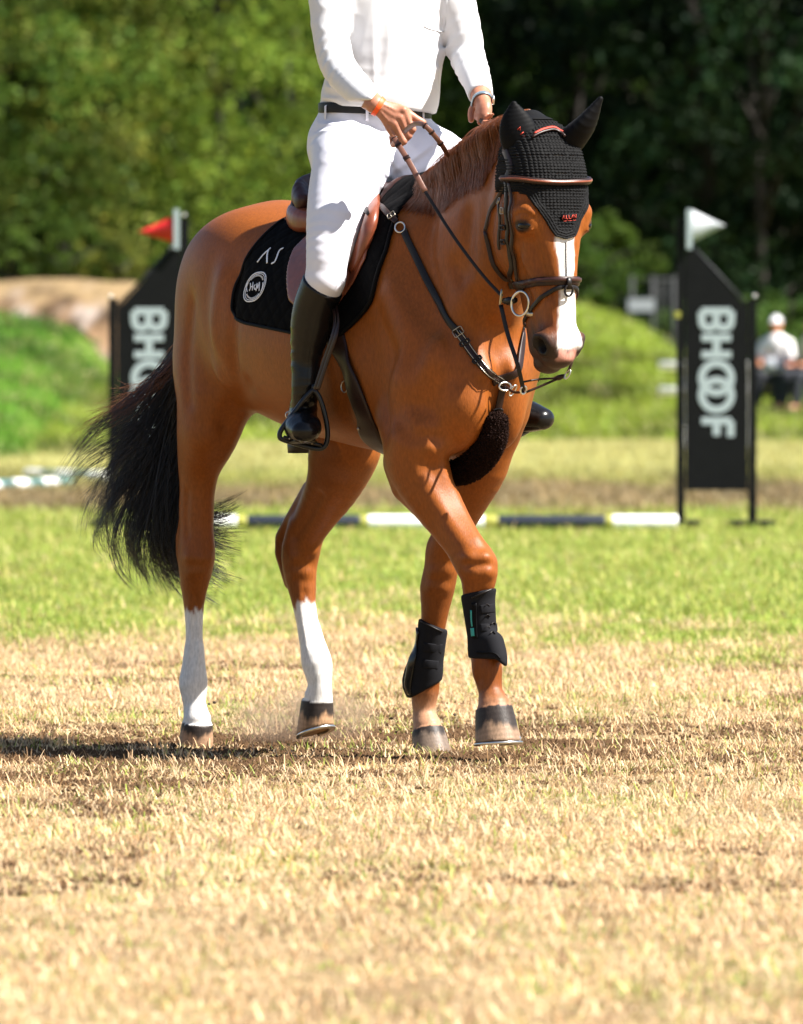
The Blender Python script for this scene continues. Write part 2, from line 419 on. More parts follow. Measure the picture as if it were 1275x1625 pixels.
    # ---- head
    T([(1.175, 0, 1.83), (1.18, 0, 1.77), (1.182, 0, 1.69), (1.178, 0, 1.60), (1.20, 0, 1.52), (1.222, 0, 1.44), (1.236, 0, 1.36), (1.248, 0, 1.285), (1.256, 0, 1.225)],
      [.055, .098, .126, .140, .130, .116, .102, .090, .078], [.072, .108, .119, .112, .088, .066, .057, .054, .056],
      up=(1, 0, 0), n=3.0, k=.03, sub=4)
    for s in (-1, 1):
        G.ell((1.112, .054 * s, 1.57), (.100, .042, .14), k=.03)      # cheek
        G.ell((1.25, .092 * s, 1.612), (.055, .034, .034), k=.03)    # brow
    # relief: flank, behind the elbow, between shoulder and neck, pectoral groove, stifle
    for s in (-1, 1):
        T([(-.33, .30 * s, 1.50), (-.36, .305 * s, 1.36), (-.33, .30 * s, 1.22), (-.25, .285 * s, 1.12)], .022, k=.055, carve=True, sub=3)
        T([(.38, .29 * s, 1.42), (.43, .275 * s, 1.26), (.44, .25 * s, 1.10), (.42, .23 * s, 1.0)], .024, k=.055, carve=True, sub=3)
        T([(.56, .22 * s, 1.60), (.72, .205 * s, 1.42), (.84, .165 * s, 1.28)], .022, k=.05, carve=True, sub=3)
        T([(.62, .25 * s, 1.34), (.70, .235 * s, 1.20), (.68, .25 * s, 1.08)], .018, k=.045, carve=True, sub=3)
        T([(.93, .075 * s, 1.40), (.88, .07 * s, 1.30)], .02, k=.05)
    T([(.96, 0, 1.26), (.965, 0, 1.12), (.93, 0, .98)], .026, k=.05, carve=True, sub=3)
    G.blur(6, G.win((-.9, -.42, .80), (1.03, .42, 1.98)))
    G.blur(1)
    for s in (-1, 1):
        T([(1.19, .088 * s, 1.535), (1.235, .074 * s, 1.47), (1.275, .054 * s, 1.39)], [.014, .013, .008], k=.03)   # facial crest
        G.ell((1.258, .085 * s, 1.575), (.040, .030, .032), k=.03)
        ex = .115
        T([(1.236, (ex - .006) * s, 1.580), (1.250, (ex + .002) * s, 1.590), (1.268, (ex + .002) * s, 1.589), (1.284, (ex - .003) * s, 1.580), (1.300, (ex - .020) * s, 1.560)], [.0050, .0062, .0062, .0045, .001], k=.007, sub=4)
        T([(1.236, (ex - .008) * s, 1.580), (1.248, (ex - .002) * s, 1.566), (1.266, (ex - .002) * s, 1.560), (1.284, (ex - .008) * s, 1.557), (1.300, (ex - .022) * s, 1.558)], [.004, .0048, .0048, .0035, .001], k=.007, sub=4)
        G.ell((1.295, .042 * s, 1.232), (.042, .028, .045), k=.02)     # nostril flare
        T([(1.27, .066 * s, 1.225), (1.285, .074 * s, 1.25), (1.315, .066 * s, 1.248), (1.327, .05 * s, 1.225)], .009, k=.02, sub=3)
        G.ell((1.302, .070 * s, 1.222), (.018, .040, .022), k=.008, carve=True)
    G.ell((1.285, 0, 1.195), (.050, .050, .040), k=.02)               # upper lip
    G.ell((1.232, 0, 1.172), (.048, .042, .032), k=.012)              # lower lip, chin
    for s in (-1, 1):
        T([(1.20, .062 * s, 1.205), (1.25, .060 * s, 1.192), (1.33, .045 * s, 1.180)], .005, k=.008, carve=True)
    # ---- hooves: sloping truncated cones
    def hoof(top, bot, rt, rb, nrm):
        top = np.array(top); bot = np.array(bot); nrm = np.array(nrm, float); nrm /= np.linalg.norm(nrm)
        ext = bot + (bot - top) * .4; re = rb + (rb - rt) * .4
        T([top, ext], [rt, re], [rt * .95, re * .93], up=(1, 0, 0), k=.006, flat=[(bot, nrm), (top, -(bot - top) / np.linalg.norm(bot - top))])
    hoof(P(313.5, 1147, -.155), P(311, 1186, -.155), .050, .058, (0, 0, -1))
    hoof(P(504, 1110, .14), P(501, 1160, .14), .051, .061, (.35, .1, -1))
    hoof(P(784, 1123, -.055), P(791, 1178, -.055), .057, .072, (.1, 0, -1))
    hoof(P(679, 1157, .12), P(685.5, 1195, .12), .050, .063, (0, 0, -1))
    # bone and muscle of the face: masseter edge, facial crest, hollow over it, tear bone, vein
    rib([(800, 300), (784, 335), (778, 385), (793, 428), (812, 455)], .010, .035, True)
    rib([(836, 392), (848, 425), (862, 468)], .009, .02, pr=.4); rib([(846, 384), (860, 420), (872, 470)], .010, .03, True)
    rib([(822, 400), (832, 440), (842, 480)], .008, .025, True); rib([(840, 470), (850, 500), (852, 520)], .0035, .008, pr=.5); rib([(866, 450), (874, 490), (880, 520)], .0035, .008, pr=.4)
    rib([(818, 334), (830, 329), (846, 338)], .006, .012, pr=.35); rib([(820, 342), (832, 337), (848, 346)], .0028, .008, True); rib([(822, 372), (836, 380), (848, 378)], .004, .012, pr=.3)
    G.noear = G.F.copy()
    for s in (-1, 1):
        T(EAR_R if s < 0 else EAR_L, [.036, .044, .034, .010], [.022, .026, .020, .006], up=(.55, -.8 * s, 0), k=.02, sub=3)
    return G
# ------------------------------------------------------------------ meshes along paths
def frames(P):
    T = np.gradient(P, axis=0); return T / (np.linalg.norm(T, axis=1, keepdims=True) + 1e-12)
def sweep(P, N, w, t, round_=True, closed=False, m=10):
    """a strap: P path, N outward normals, w width, t thickness"""
    P = np.array(P, float); N = np.array(N, float)
    K = len(P); T = frames(P) if not closed else frames(np.vstack([P[-2:], P, P[:2]]))[2:-2]
    S = np.cross(T, N); S /= np.linalg.norm(S, axis=1, keepdims=True) + 1e-12
    N = np.cross(S, T)
    w = np.ones(K) * w; t = np.ones(K) * t
    if round_: prof = [(math.copysign(abs(math.cos(a)) ** .45, math.cos(a)) * .5, math.copysign(abs(math.sin(a)) ** .6, math.sin(a)) * .5) for a in np.linspace(0, 2 * math.pi, m, endpoint=False) + math.pi / m]
    else: prof = [(math.cos(a) * .5, math.sin(a) * .5) for a in np.linspace(0, 2 * math.pi, m, endpoint=False)]
    V = np.concatenate([(P + S * (w * x)[:, None] + N * (t * y)[:, None])[:, None] for x, y in prof], 1).reshape(-1, 3)
    F = []
    R = K if closed else K - 1
    for i in range(R):
        for j in range(m):
            a = i * m + j; b = i * m + (j + 1) % m; c = ((i + 1) % K) * m + (j + 1) % m; d = ((i + 1) % K) * m + j
            F.append((a, d, c, b))
    if not closed:
        F.append(tuple(range(m))); F.append(tuple(range((K - 1) * m, K * m))[::-1])
    return V, F
def merge(parts):
    V, F, o = [], [], 0
    for v, f in parts:
        V.append(np.asarray(v)); F += [tuple(int(i) + o for i in q) for q in f]; o += len(v)
    return np.vstack(V), F
def rope(P, r, m=8, closed=False):
    P = np.array(P, float)
    N = np.tile([.31, .22, .92], (len(P), 1)); return sweep(P, N, 2 * np.array(r), 2 * np.array(r), False, closed, m)
def ringpts(c, u, v, ru, rv=None, n=28):
    a = np.linspace(0, 2 * math.pi, n, endpoint=False)[:, None]; rv = ru if rv is None else rv
    return np.array(c) + np.array(u) * np.cos(a) * ru + np.array(v) * np.sin(a) * rv
def unit(v): v = np.array(v, float); return v / np.linalg.norm(v)
def hair(S, r0, r1, m=3):
    """S (n,K,3) strands -> thin tapering tubes"""
    n, K, _ = S.shape
    T = np.gradient(S, axis=1); T /= np.linalg.norm(T, axis=2, keepdims=True) + 1e-9
    ref = np.array([.3, .9, .1]); U = np.cross(T, ref); U /= np.linalg.norm(U, axis=2, keepdims=True) + 1e-9
    W = np.cross(T, U)
    tt = np.linspace(0, 1, K)[None, :, None]; r0 = np.reshape(r0 * np.ones(n), (n, 1, 1)); r = r0 * (1 - tt ** 2) + r1 * tt ** 2
    V = np.stack([S + r * (U * math.cos(a) + W * math.sin(a)) for a in np.arange(m) * 2 * math.pi / m], 2)
    V = V.reshape(-1, 3)
    base = (np.arange(n)[:, None] * K + np.arange(K - 1)[None, :]).reshape(-1, 1) * m
    j = np.arange(m)[None, :]; j2 = (j + 1) % m
    F = np.stack([base + j, base + j2, base + m + j2, base + m + j], 2).reshape(-1, 4)
    return V, F
def poly_sdf(X, Y, pts):
    """signed distance to a polygon (negative inside)"""
    pts = np.array(pts, float); n = len(pts)
    d = np.full(np.broadcast(X, Y).shape, 1e9); ins = np.zeros(d.shape, bool)
    for i in range(n):
        x0, y0 = pts[i]; x1, y1 = pts[(i + 1) % n]
        ex, ey = x1 - x0, y1 - y0
        t = np.clip(((X - x0) * ex + (Y - y0) * ey) / (ex * ex + ey * ey + 1e-12), 0, 1)
        d = np.minimum(d, (X - x0 - t * ex) ** 2 + (Y - y0 - t * ey) ** 2)
        if y0 != y1:
            c = ((y0 > Y) != (y1 > Y)) & (X < (x1 - x0) * (Y - y0) / (y1 - y0) + x0)
            ins ^= c
    d = np.sqrt(d); return np.where(ins, -d, d)

# ------------------------------------------------------------------ the horse
M = {}
G = build_horse_grid(.006)
FN = G.norm()
FNE = np.where(G.noear == G.F, FN, G.noear)
bV, bQ = surface(G.F, G.lo, G.h)
GR = np.stack(np.gradient(FN, G.h), -1)
BVH = BVHTree.FromPolygons(bV.tolist(), bQ.tolist())
CL = to_local(CAMP)
def hit(px, py, off=0.0):
    d = Vector(ldir(ray(px, py))).normalized()
    p, n, i, ds = BVH.ray_cast(Vector(CL), d)
    if p is None:      # just misses: the place on the body closest to that line of sight
        dd = np.array(d); t = np.linspace(22.5, 28.5, 700)[:, None]; Q = CL + dd * t
        ok = np.all((Q > G.lo) & (Q < G.lo + (G.n - 1) * G.h), axis=1)
        q = Q[ok][np.argmin(G.sample(Q[ok], FN))]
        p, n, i, ds = BVH.find_nearest(Vector(q))
    return np.array(p) + np.array(n) * off
def near(p):
    q, n, i, ds = BVH.find_nearest(Vector(p)); q = np.array(q); n = np.array(n); return q, n
def gradat(P):
    g = np.stack([G.sample(P, GR[..., k]) for k in range(3)], -1); return g / (np.linalg.norm(g, axis=-1, keepdims=True) + 1e-9)
def push(P, d):
    """move points out of the body until they are at least d from it"""
    P = np.array(P, float)
    for _ in range(3):
        f = G.sample(P, FN); g = gradat(P); P = P + g * np.maximum(d - f, 0)[..., None]
    return P
def drape(pts, off, sub=6, snap=True):
    """path over the body surface; returns points and normals"""
    P = catmull(pts, sub)
    for _ in range(4 if snap else 1):
        f = G.sample(P, FN); g = gradat(P)
        P = P - g * ((f - off) if snap else np.minimum(f - off, 0))[:, None]
    N = gradat(P)
    for _ in range(2): N[1:-1] = (N[:-2] + N[1:-1] * 2 + N[2:]); N /= np.linalg.norm(N, axis=1, keepdims=True)
    return P, N
def loop(c, u, v, off, n=56):
    """closed path round the body in the plane u,v through c"""
    P = []
    for a in np.linspace(0, 2 * math.pi, n, endpoint=False):
        d = np.array(u) * math.cos(a) + np.array(v) * math.sin(a)
        t = np.linspace(0, .35, 120)[:, None]; f = G.sample(np.array(c) + d * t, FN)
        k = np.argmax(f > 0) or 119
        P.append(np.array(c) + d * t[k])
    P = np.array(P)
    for _ in range(3):
        P = P - gradat(P) * (G.sample(P, FN) - off)[:, None]
    for _ in range(2): P = (np.roll(P, 1, 0) + 2 * P + np.roll(P, -1, 0)) / 4
    P = push(P, off * .8)
    return P, gradat(P)
mir = lambda P: np.array(P) * np.array([1, -1, 1])

# --- coat markings in the hair's own colour, plus shade painted between the hind legs
def wob(V, s, ph=0.0):
    return (np.sin(V[:, 0] * s + V[:, 2] * s * .6 + ph) * np.sin(V[:, 1] * s * 1.3 + ph * 2) + .5 * np.sin(V[:, 0] * s * 2.3 - V[:, 1] * s * 2.9 + ph) * np.sin(V[:, 2] * s * .7 + 1.3))
def mixc(Cc, m, c):
    m = np.clip(m, 0, 1)[:, None]; return Cc * (1 - m) + np.array(c) * m
def sm(x, e0, e1): t = np.clip((x - e0) / (e1 - e0), 0, 1); return t * t * (3 - 2 * t)
a_, b_, z_ = bV[:, 0], bV[:, 1], bV[:, 2]
col = np.tile(np.array([.205, .057, .0085]), (len(bV), 1))
col *= (1 + .06 * wob(bV, 7) + .05 * wob(bV, 19, 1.0))[:, None]
mus = np.exp(-((a_ + .05) / .5) ** 2) * sm(z_, 1.5, 1.1)
col = mixc(col, .15 * mus, (.19, .066, .018))
col = mixc(col, sm(z_, .62, .42) * (a_ > .1) * .35, (.085, .022, .006))          # knees and cannons a little darker
col = mixc(col, sm(np.abs(b_), .12, .02) * sm(z_, 1.2, .9) * (a_ < -.1) * .45, (.035, .011, .005))  # shade inside the hind legs and under the belly, mixed into the coat colour
edge = .010 * wob(bV, 120, .3) + .006 * wob(bV, 260, .7)
rh = (a_ < -.40) & (b_ < 0) & (z_ < .8)
lh = (a_ < 0.05) & (b_ > 0) & (z_ < .8)
white = (.66, .63, .60)
col = mixc(col, np.where(rh, sm(z_ + edge - .402 - .05 * (b_ + .155), .012, -.012), 0), white)
col = mixc(col, np.where(lh, sm(z_ + edge - .435 - .35 * (a_ + .41), .012, -.012), 0), white)
fr = a_ > .1
col = mixc(col, np.where(fr, sm(z_ - .03 * (a_ > .75) + edge * .5, .20, .10), 0) * .85, (.40, .22, .13))
def hoofcol(top, bot, tan, f0):
    global col
    top = np.array(top); bot = np.array(bot); d = bot - top; L2 = d @ d
    q = bV - top; t = (q @ d) / L2; r = np.linalg.norm(q - t[:, None] * d, axis=1)
    m = ((t > .02) & (t < 1.6) & (r < .095)).astype(float) * (z_ < .2)
    ang = np.arctan2(q[:, 1], q[:, 0])
    streak = .5 + .45 * np.sin(ang * 3 + f0 * 20) + .22 * np.sin(ang * 8 + 2) + .15 * np.sin(ang * 19 + 1) + .1 * np.sin(ang * 47)
    hc = np.tile(np.array([.028, .021, .018]), (len(bV), 1))
    hc = mixc(hc, sm(t + .22 * (streak - .5), f0, f0 + .2) * (.75 + .25 * streak), tan)
    hc = hc * (1 + .12 * np.sin(t * 40)[:, None])
    col = np.where(m[:, None] > 0, hc, col)
HOOF = [(hp(313.5, 1147, -.155), hp(311, 1186, -.155)), (hp(504, 1110, .14), hp(501, 1160, .14)),
        (hp(784, 1123, -.055), hp(791, 1178, -.055)), (hp(679, 1157, .12), hp(685.5, 1195, .12))]
hoofcol(*HOOF[0], (.30, .18, .11), .30); hoofcol(*HOOF[1], (.36, .215, .12), .38)
hoofcol(*HOOF[2], (.26, .17, .11), .5); hoofcol(*HOOF[3], (.17, .125, .095), .22)
# head
hd = (a_ > 1.02) & (z_ > 1.05)
blw = np.interp(z_, [1.24, 1.30, 1.37, 1.43, 1.50, 1.62, 1.72], [.040, .036, .026, .024, .030, .034, .01])
blc = np.interp(z_, [1.24, 1.32, 1.5], [.010, .008, .0])
grey = (.022, .016, .015)
nd = np.sqrt(((a_ - 1.29) / 1.5) ** 2 + ((z_ - 1.21)) ** 2)
col = mixc(col, np.where(hd & (z_ < 1.36), sm(z_ + edge, 1.335, 1.225) * .93, 0), grey)
col = mixc(col, np.where(hd & (z_ < 1.40) & (a_ > 1.27), np.exp(-((np.abs(b_) - .030) / .022) ** 2) * np.exp(-((z_ - 1.275) / .03) ** 2) * .7, 0), (.16, .045, .014))
col = mixc(col, np.where(hd & (a_ > 1.265), sm(np.abs(b_ - blc) - blw + edge * .2, .004, -.004) * sm(z_, 1.205, 1.222), 0), white)
pk = hd & (a_ > 1.28)
col = mixc(col, np.where(pk, sm(np.abs(b_ - .006) + edge * .4, .036, .028) * sm(z_ + edge, 1.218, 1.204) * sm(z_, 1.172, 1.186), 0), (.46, .22, .17))
for s in (-1, 1):
    ed = np.sqrt(((a_ - 1.268) / 1.6) ** 2 + (b_ - .11 * s) ** 2 + ((z_ - 1.572)) ** 2)
    col = mixc(col, sm(ed, .027, .015) * .95, (.012, .008, .007))
    nn_ = np.sqrt(((a_ - 1.302)) ** 2 + (b_ - .070 * s) ** 2 + ((z_ - 1.222) * .9) ** 2)
    col = mixc(col, sm(nn_, .050, .024) * .97, (.008, .006, .006))
    jl = np.exp(-((a_ - 1.12) / .05) ** 2 - ((z_ - 1.50) / .07) ** 2) * hd
M['coat'] = new_mat('horse_coat', (.33, .12, .035), .47, spec=.20, attr=True, noise=.2, nscale=150, bump=.35, bscale=260, bdist=.0022, sheen=.0, stretch=(1, 1, .35))
horse = empty('horse', HO.tolist(), HROT, 'chestnut horse with black tail and white blaze walking across the dry grass under its rider', 'horse')
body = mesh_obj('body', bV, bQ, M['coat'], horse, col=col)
# eyes
M['eye'] = new_mat('eye_gloss', (.005, .0035, .003), .2, spec=.3)
def uvs(c, r, nu=16, nv=10, sc=(1, 1, 1)):
    V = [(c[0], c[1], c[2] + r * sc[2])]
    for i in range(1, nv):
        for j in range(nu):
            p, t = math.pi * i / nv, 2 * math.pi * j / nu
            V.append((c[0] + r * sc[0] * math.sin(p) * math.cos(t), c[1] + r * sc[1] * math.sin(p) * math.sin(t), c[2] + r * sc[2] * math.cos(p)))
    V.append((c[0], c[1], c[2] - r * sc[2])); F = []
    for j in range(nu): F.append((0, 1 + j, 1 + (j + 1) % nu))
    for i in range(nv - 2):
        for j in range(nu):
            a = 1 + i * nu + j; b = 1 + i * nu + (j + 1) % nu; F.append((a, a + nu, b + nu, b))
    for j in range(nu): F.append((len(V) - 1, 1 + (nv - 2) * nu + (j + 1) % nu, 1 + (nv - 2) * nu + j))
    return np.array(V), F
for s in (-1, 1):
    mesh_obj('eye', *uvs((1.268, .0990 * s, 1.5730), .0235, 24, 16, (1.25, .92, .66)), M['eye'], horse)
# horseshoes that show under the lifted hooves
M['steel'] = new_mat('steel', (.62, .60, .57), .28, metal=1.0, noise=.1, nscale=80)
for (tp, bt), rr, nn in ((HOOF[2], .067, (.1, 0, -1)), (HOOF[1], .057, (.35, .1, -1))):
    n = unit(nn); u = unit(np.cross(n, (0, 1, 0))); v = np.cross(n, u)
    c = np.array(bt) + n * .004
    ang = np.linspace(-2.5, 2.5, 30)
    P = np.array([c - u * math.cos(x) * rr * (1 if u[0] < 0 else -1) + v * math.sin(x) * rr * .95 for x in ang])
    mesh_obj('horseshoe', *sweep(P, np.tile(n, (30, 1)), .018, .009), M['steel'], horse)
    # toe clips drawn up over the wall
    for x in (-.75,):
        q = c - u * math.cos(x) * (rr - .0) * (1 if u[0] < 0 else -1) + v * math.sin(x) * rr * .95 - n * .012
        mesh_obj('toe_clip', *uvs(q + n * .002 - unit(q - c) * .006, .013, 12, 8, (.9, .9, 1.1)), M['steel'], horse)

# --- mane
M['mane'] = new_mat('mane_hair', (.17, .046, .011), .36, spec=.5, noise=.35, nscale=90)
def make_mane():
    n = 10500; K = 16
    t = rng.random(n)
    ca = np.interp(t, [0, .3, .6, .85, 1], [.60, .75, .93, 1.06, 1.13]); cz = np.interp(ca, [.58, .66, .85, 1.02, 1.13, 1.17], [1.72, 1.75, 1.825, 1.89, 1.905, 1.90])
    P = np.stack([ca, rng.normal(0, .014, n), cz], 1); P = push(P, .003)
    v = np.stack([-.22 - .10 * rng.random(n), -.80 + .05 * rng.normal(size=n), .22 + .08 * rng.normal(size=n)], 1)
    L = np.interp(t, [0, .12, .45, .8, 1], [.13, .19, .25, .25, .17]) * (.6 + .45 * rng.random(n))
    clump = np.round(ca / .016); cl = np.sin(clump * 12.9898) * .5
    S = [P.copy()]; st = L / (K - 1)
    lay = .002 + .010 * rng.random(n) ** 1.5
    for k in range(K - 1):
        v = v + np.array([0, 0, -.24]) + np.stack([cl * .05 - .03 * (ca < .8), np.zeros(n), np.zeros(n)], 1)
        v /= np.linalg.norm(v, axis=1, keepdims=True)
        P = P + v * st[:, None]
        f = G.sample(P, FN); g = gradat(P); dd = lay * (1 - .3 * k / K)
        P = P + g * np.maximum(dd - f, 0)[:, None] - g * np.clip(f - dd - .012, 0, .01)[:, None] * (k > 5)
        v = v - g * np.minimum((v * g).sum(1), 0)[:, None] * (f < dd + .004)[:, None]
        S.append(P.copy())
    return np.stack(S, 1)
mesh_obj('mane', *hair(make_mane(), .00085, .0003), M['mane'], horse)

# --- tail, swished out to the right and blown by the wind
M['tail'] = new_mat('tail_hair', (.012, .009, .008), .34, spec=.5, noise=.3, nscale=60)
M['tail_brown'] = new_mat('tail_hair_rusty', (.13, .048, .020), .4, spec=.5, noise=.3, nscale=60)
def wpx(px, py, Y): d = ray(px, py); return to_local(CAMP + d * Y)
def guides(gl):
    out = []
    for g in gl:
        g = np.array(g, float); Q = catmull(g, 8); s = np.r_[0, np.cumsum(np.linalg.norm(np.diff(Q[:, :2], axis=0), axis=1))]
        u = np.linspace(0, s[-1], 18); out.append(np.stack([np.interp(u, s, Q[:, i]) for i in range(3)], 1))
    return np.array(out)
def tailhair(gl, wts, n, spread, r, jit=1.0):
    Gd = guides(gl); m = len(gl); K = 18
    x = np.interp(rng.random(n), np.linspace(0, 1, m), np.arange(m)) if wts is None else np.interp(rng.random(n), np.r_[0, np.cumsum(wts) / sum(wts)], np.arange(m))
    x = np.clip(x, 0, m - 1.001); i = x.astype(int); f = (x - i)[:, None, None]
    S = Gd[i] * (1 - f) + Gd[i + 1] * f
    tt = np.linspace(0, 1, K)[None, :, None]
    cut = (.62 + .38 * rng.random(n) ** .6)[:, None]
    # shorter hairs stop earlier on the same path
    idx = tt[:, :, 0] * cut * (K - 1); i0 = np.clip(idx.astype(int), 0, K - 2); fr_ = (idx - i0)[..., None]
    S = np.take_along_axis(S, i0[..., None].repeat(3, 2), 1) * (1 - fr_) + np.take_along_axis(S, (i0 + 1)[..., None].repeat(3, 2), 1) * fr_
    cid = np.floor(x * 7).astype(int); ph = np.sin(cid * 78.233) * 6
    S[..., :2] += (np.stack([np.sin(tt[..., 0] * 5 + ph[:, None]), np.cos(tt[..., 0] * 6 + ph[:, None] * 1.7)], -1) * 9 * tt) * jit
    S[..., :2] += rng.normal(0, 1, (n, 1, 2)) * spread * (.35 + tt) + rng.normal(0, 1, (n, 1, 2)) * spread * 1.2 * np.sin(tt * math.pi * 1.5)
    dep = rng.normal(0, .035, (n, 1)) * (.4 + tt[..., 0])
    P = np.stack([(S[..., 0] - 637.5) / FPX, np.ones(S.shape[:2]), -(S[..., 1] - 550) / FPX], -1) * (S[..., 2] + dep)[..., None] + CAMP
    return hair(to_local(P), np.full(n, r) * (.6 + .8 * rng.random(n)), r * .25)
Yt = 26.72
def gy(*p): return [(x, y, Yt - .04 * i if i < 2 else Yt) for i, (x, y) in enumerate(p)]
GL = [gy((352, 486), (305, 530), (258, 590), (205, 638), (150, 680), (108, 728)),
      gy((352, 488), (305, 545), (262, 610), (215, 680), (160, 740), (126, 800)),
      gy((352, 490), (308, 555), (268, 625), (232, 710), (185, 790), (160, 860), (180, 895)),
      gy((352, 492), (312, 570), (272, 660), (232, 750), (195, 835), (205, 900), (225, 935)),
      gy((352, 494), (318, 590), (285, 690), (255, 790), (238, 870), (258, 930), (272, 945)),
      gy((352, 496), (322, 600), (295, 710), (272, 810), (270, 880), (300, 925), (355, 945)),
      gy((352, 498), (325, 610), (300, 730), (290, 820), (305, 860), (345, 870), (378, 880))]
t1 = tailhair(GL, [.35, .45, .6, 1.1, 1.8, 1.1], 2300, 2.8, .0013, 2.4)
GW = [gy((350, 490), (300, 560), (250, 605), (205, 612), (185, 600)), gy((350, 490), (300, 555), (240, 610), (180, 660), (130, 700), (108, 735))]
t2 = tailhair(GW, None, 160, 6, .0010)
GR_ = [gy((352, 500), (330, 620), (310, 740), (318, 800), (345, 805), (382, 782)), gy((352, 500), (330, 620), (308, 750), (312, 820), (345, 835), (385, 828)),
       gy((352, 500), (328, 620), (305, 760), (312, 850), (340, 875), (378, 888)), gy((352, 500), (328, 620), (305, 770), (305, 870), (330, 915), (360, 940))]
t3 = tailhair(GR_, None, 1300, 3.4, .0014, .8)
mesh_obj('tail', *merge([(t1[0], t1[1]), (t3[0], t3[1])]), M['tail'], horse)
mesh_obj('tail_wisps', *t2, M['tail_brown'], horse)
# ------------------------------------------------------------------ tack
M['leather_black'] = new_mat('black_leather', (.008, .0055, .005), .42, spec=.3, bump=.15, bscale=300, bdist=.001)
M['leather_brown'] = new_mat('dark_brown_leather', (.017, .0062, .0045), .42, spec=.28, noise=.2, nscale=60, bump=.15, bscale=300, bdist=.001)
M['leather_tan'] = new_mat('saddle_leather', (.17, .044, .020), .34, spec=.5, noise=.2, nscale=40, bump=.2, bscale=260, bdist=.001)
M['leather_dark'] = new_mat('dark_saddle_leather', (.036, .011, .009), .42, spec=.35, noise=.2, nscale=40, bump=.2, bscale=260, bdist=.001)
M['brass'] = new_mat('buckle_metal', (.42, .38, .31), .3, metal=1.0)
M['cloth_black'] = new_mat('black_pad_cloth', (.003, .003, .0036), .92, spec=.06, bump=.4, bscale=700, bdist=.001)
M['yarn'] = new_mat('black_yarn', (.0045, .0045, .005), .75, spec=.12)
M['lycra'] = new_mat('black_lycra', (.0022, .0022, .0028), .65, spec=.10, bump=.1, bscale=900)
M['white_thread'] = new_mat('white_thread', (.80, .80, .84), .7)
M['red_thread'] = new_mat('red_thread', (.42, .030, .012), .7)
M['fleece'] = new_mat('dark_fleece', (.016, .0068, .0050), .85, noise=.5, nscale=200, spec=.1)

def root(name, label, cat, group=None): return empty(name, HO.tolist(), HROT, label, cat, group)
def shell(reg, t0, t1, mat, name, parent, lo, hi, h=.004, extra=None, smooth_it=1, FF=None):
    """a layer between t0 and t1 outside the body, kept where reg(X,Y,Z) < 0"""
    g = Grid(lo, hi, h)
    X, Y, Z = np.meshgrid(*g.ax, indexing='ij')
    P = np.stack([X, Y, Z], -1)
    f = G.sample(P, FN if FF is None else FF)
    mid, half = (t0 + t1) / 2, (t1 - t0) / 2
    r = reg(X, Y, Z)
    q = np.stack([np.abs(f - mid) - half * .4, r + half * .6], 0)
    s_ = np.sqrt((np.maximum(q, 0) ** 2).sum(0)) + np.minimum(q.max(0), 0) - half * .6
    if extra is not None: s_ = extra(s_, f, X, Y, Z)
    g.F = s_.astype(np.float32)
    for _ in range(smooth_it): g.blur(1)
    V, Q = surface(g.F, g.lo, g.h)
    return mesh_obj(name, V, Q, mat, parent)
def strap(name, pts, w, t, mat, parent, off=None, sub=6, snap=True, mirror=False, twist=None):
    off = t / 2 + .001 if off is None else off
    P, N = drape(pts, off, sub, snap)
    if mirror: P = mir(P); N = mir(N)
    V, F = sweep(P, N, w, t)
    if mirror: pass
    return mesh_obj(name, V, F, mat, parent)
def ring(name, c, u, v, ru, rv, r, mat, parent, n=30):
    return mesh_obj(name, *rope(ringpts(c, u, v, ru, rv, n), r, 8, True), mat, parent)
def buckle(name, px, py, w, h_, parent, off=.008, along=None, r=.0015):
    c = hit(px, py, off); nrm = gradat(c[None])[0]
    al = unit(along if along is not None else (0, 0, 1)); al = unit(al - nrm * (al @ nrm)); sd = np.cross(nrm, al)
    P = []
    for x, y in ((-1, -.8), (-1, .8), (-.8, 1), (.8, 1), (1, .8), (1, -.8), (.8, -1), (-.8, -1)): P.append(c + sd * x * w / 2 + al * y * h_ / 2)
    a = rope(P, r, 6, True); b = rope([c - sd * 0 + al * -h_ / 2, c + nrm * .002, c + al * h_ / 2], r * .8, 6)
    return mesh_obj(name, *merge([a, b]), M['brass' if name == 'buckle' else 'leather_black'], parent)

# ---- saddle pad
pad = root('saddle_pad', 'black saddle pad with white embroidered emblems under the saddle', 'saddle pad')
ph = [hit(*p) for p in ((453, 353), (432, 369), (411, 391), (392, 423), (379, 452), (373, 479), (376, 497), (389, 511), (413, 517), (461, 527), (500, 537), (544, 531), (573, 505), (595, 471), (611, 412), (624, 368), (632, 345))]
pp = [(p[0], p[2]) for p in ph]
a0, a1 = pp[0][0], pp[-1][0]
padpoly = [(a0 + .04, 1.9)] + [(a0 + .02, pp[0][1] + .06)] + pp + [(a1 + .005, 1.70), (a1 - .01, 1.9)]
def quilt(s_, f, X, Y, Z):
    c = 22.0; d = np.sqrt(np.maximum(0, 1)); 
    u = (X + Z) * 16; v = (X - Z) * 16
    q = np.minimum(np.abs(u - np.round(u)), np.abs(v - np.round(v)))
    return s_ + .0030 * np.exp(-(q / .10) ** 2)
shell(lambda X, Y, Z: poly_sdf(X[:, :1], Z[:, :1], padpoly) + 0 * Y, .001, .014, M['cloth_black'], 'pad', pad,
      (min(p[0] for p in pp) - .04, -.36, min(p[1] for p in pp) - .04), (a1 + .05, .36, 1.80), .005, quilt)
# binding along the lower edge
def edge_path(pts, off): P, N = drape([p for p in pts], off, 4); return P, N
for mr in (False, True):
    P, N = drape(ph, .010, 4)
    if mr: P, N = mir(P), mir(N)
    mesh_obj('binding', *sweep(P, N, .010, .013), M['lycra'], pad)
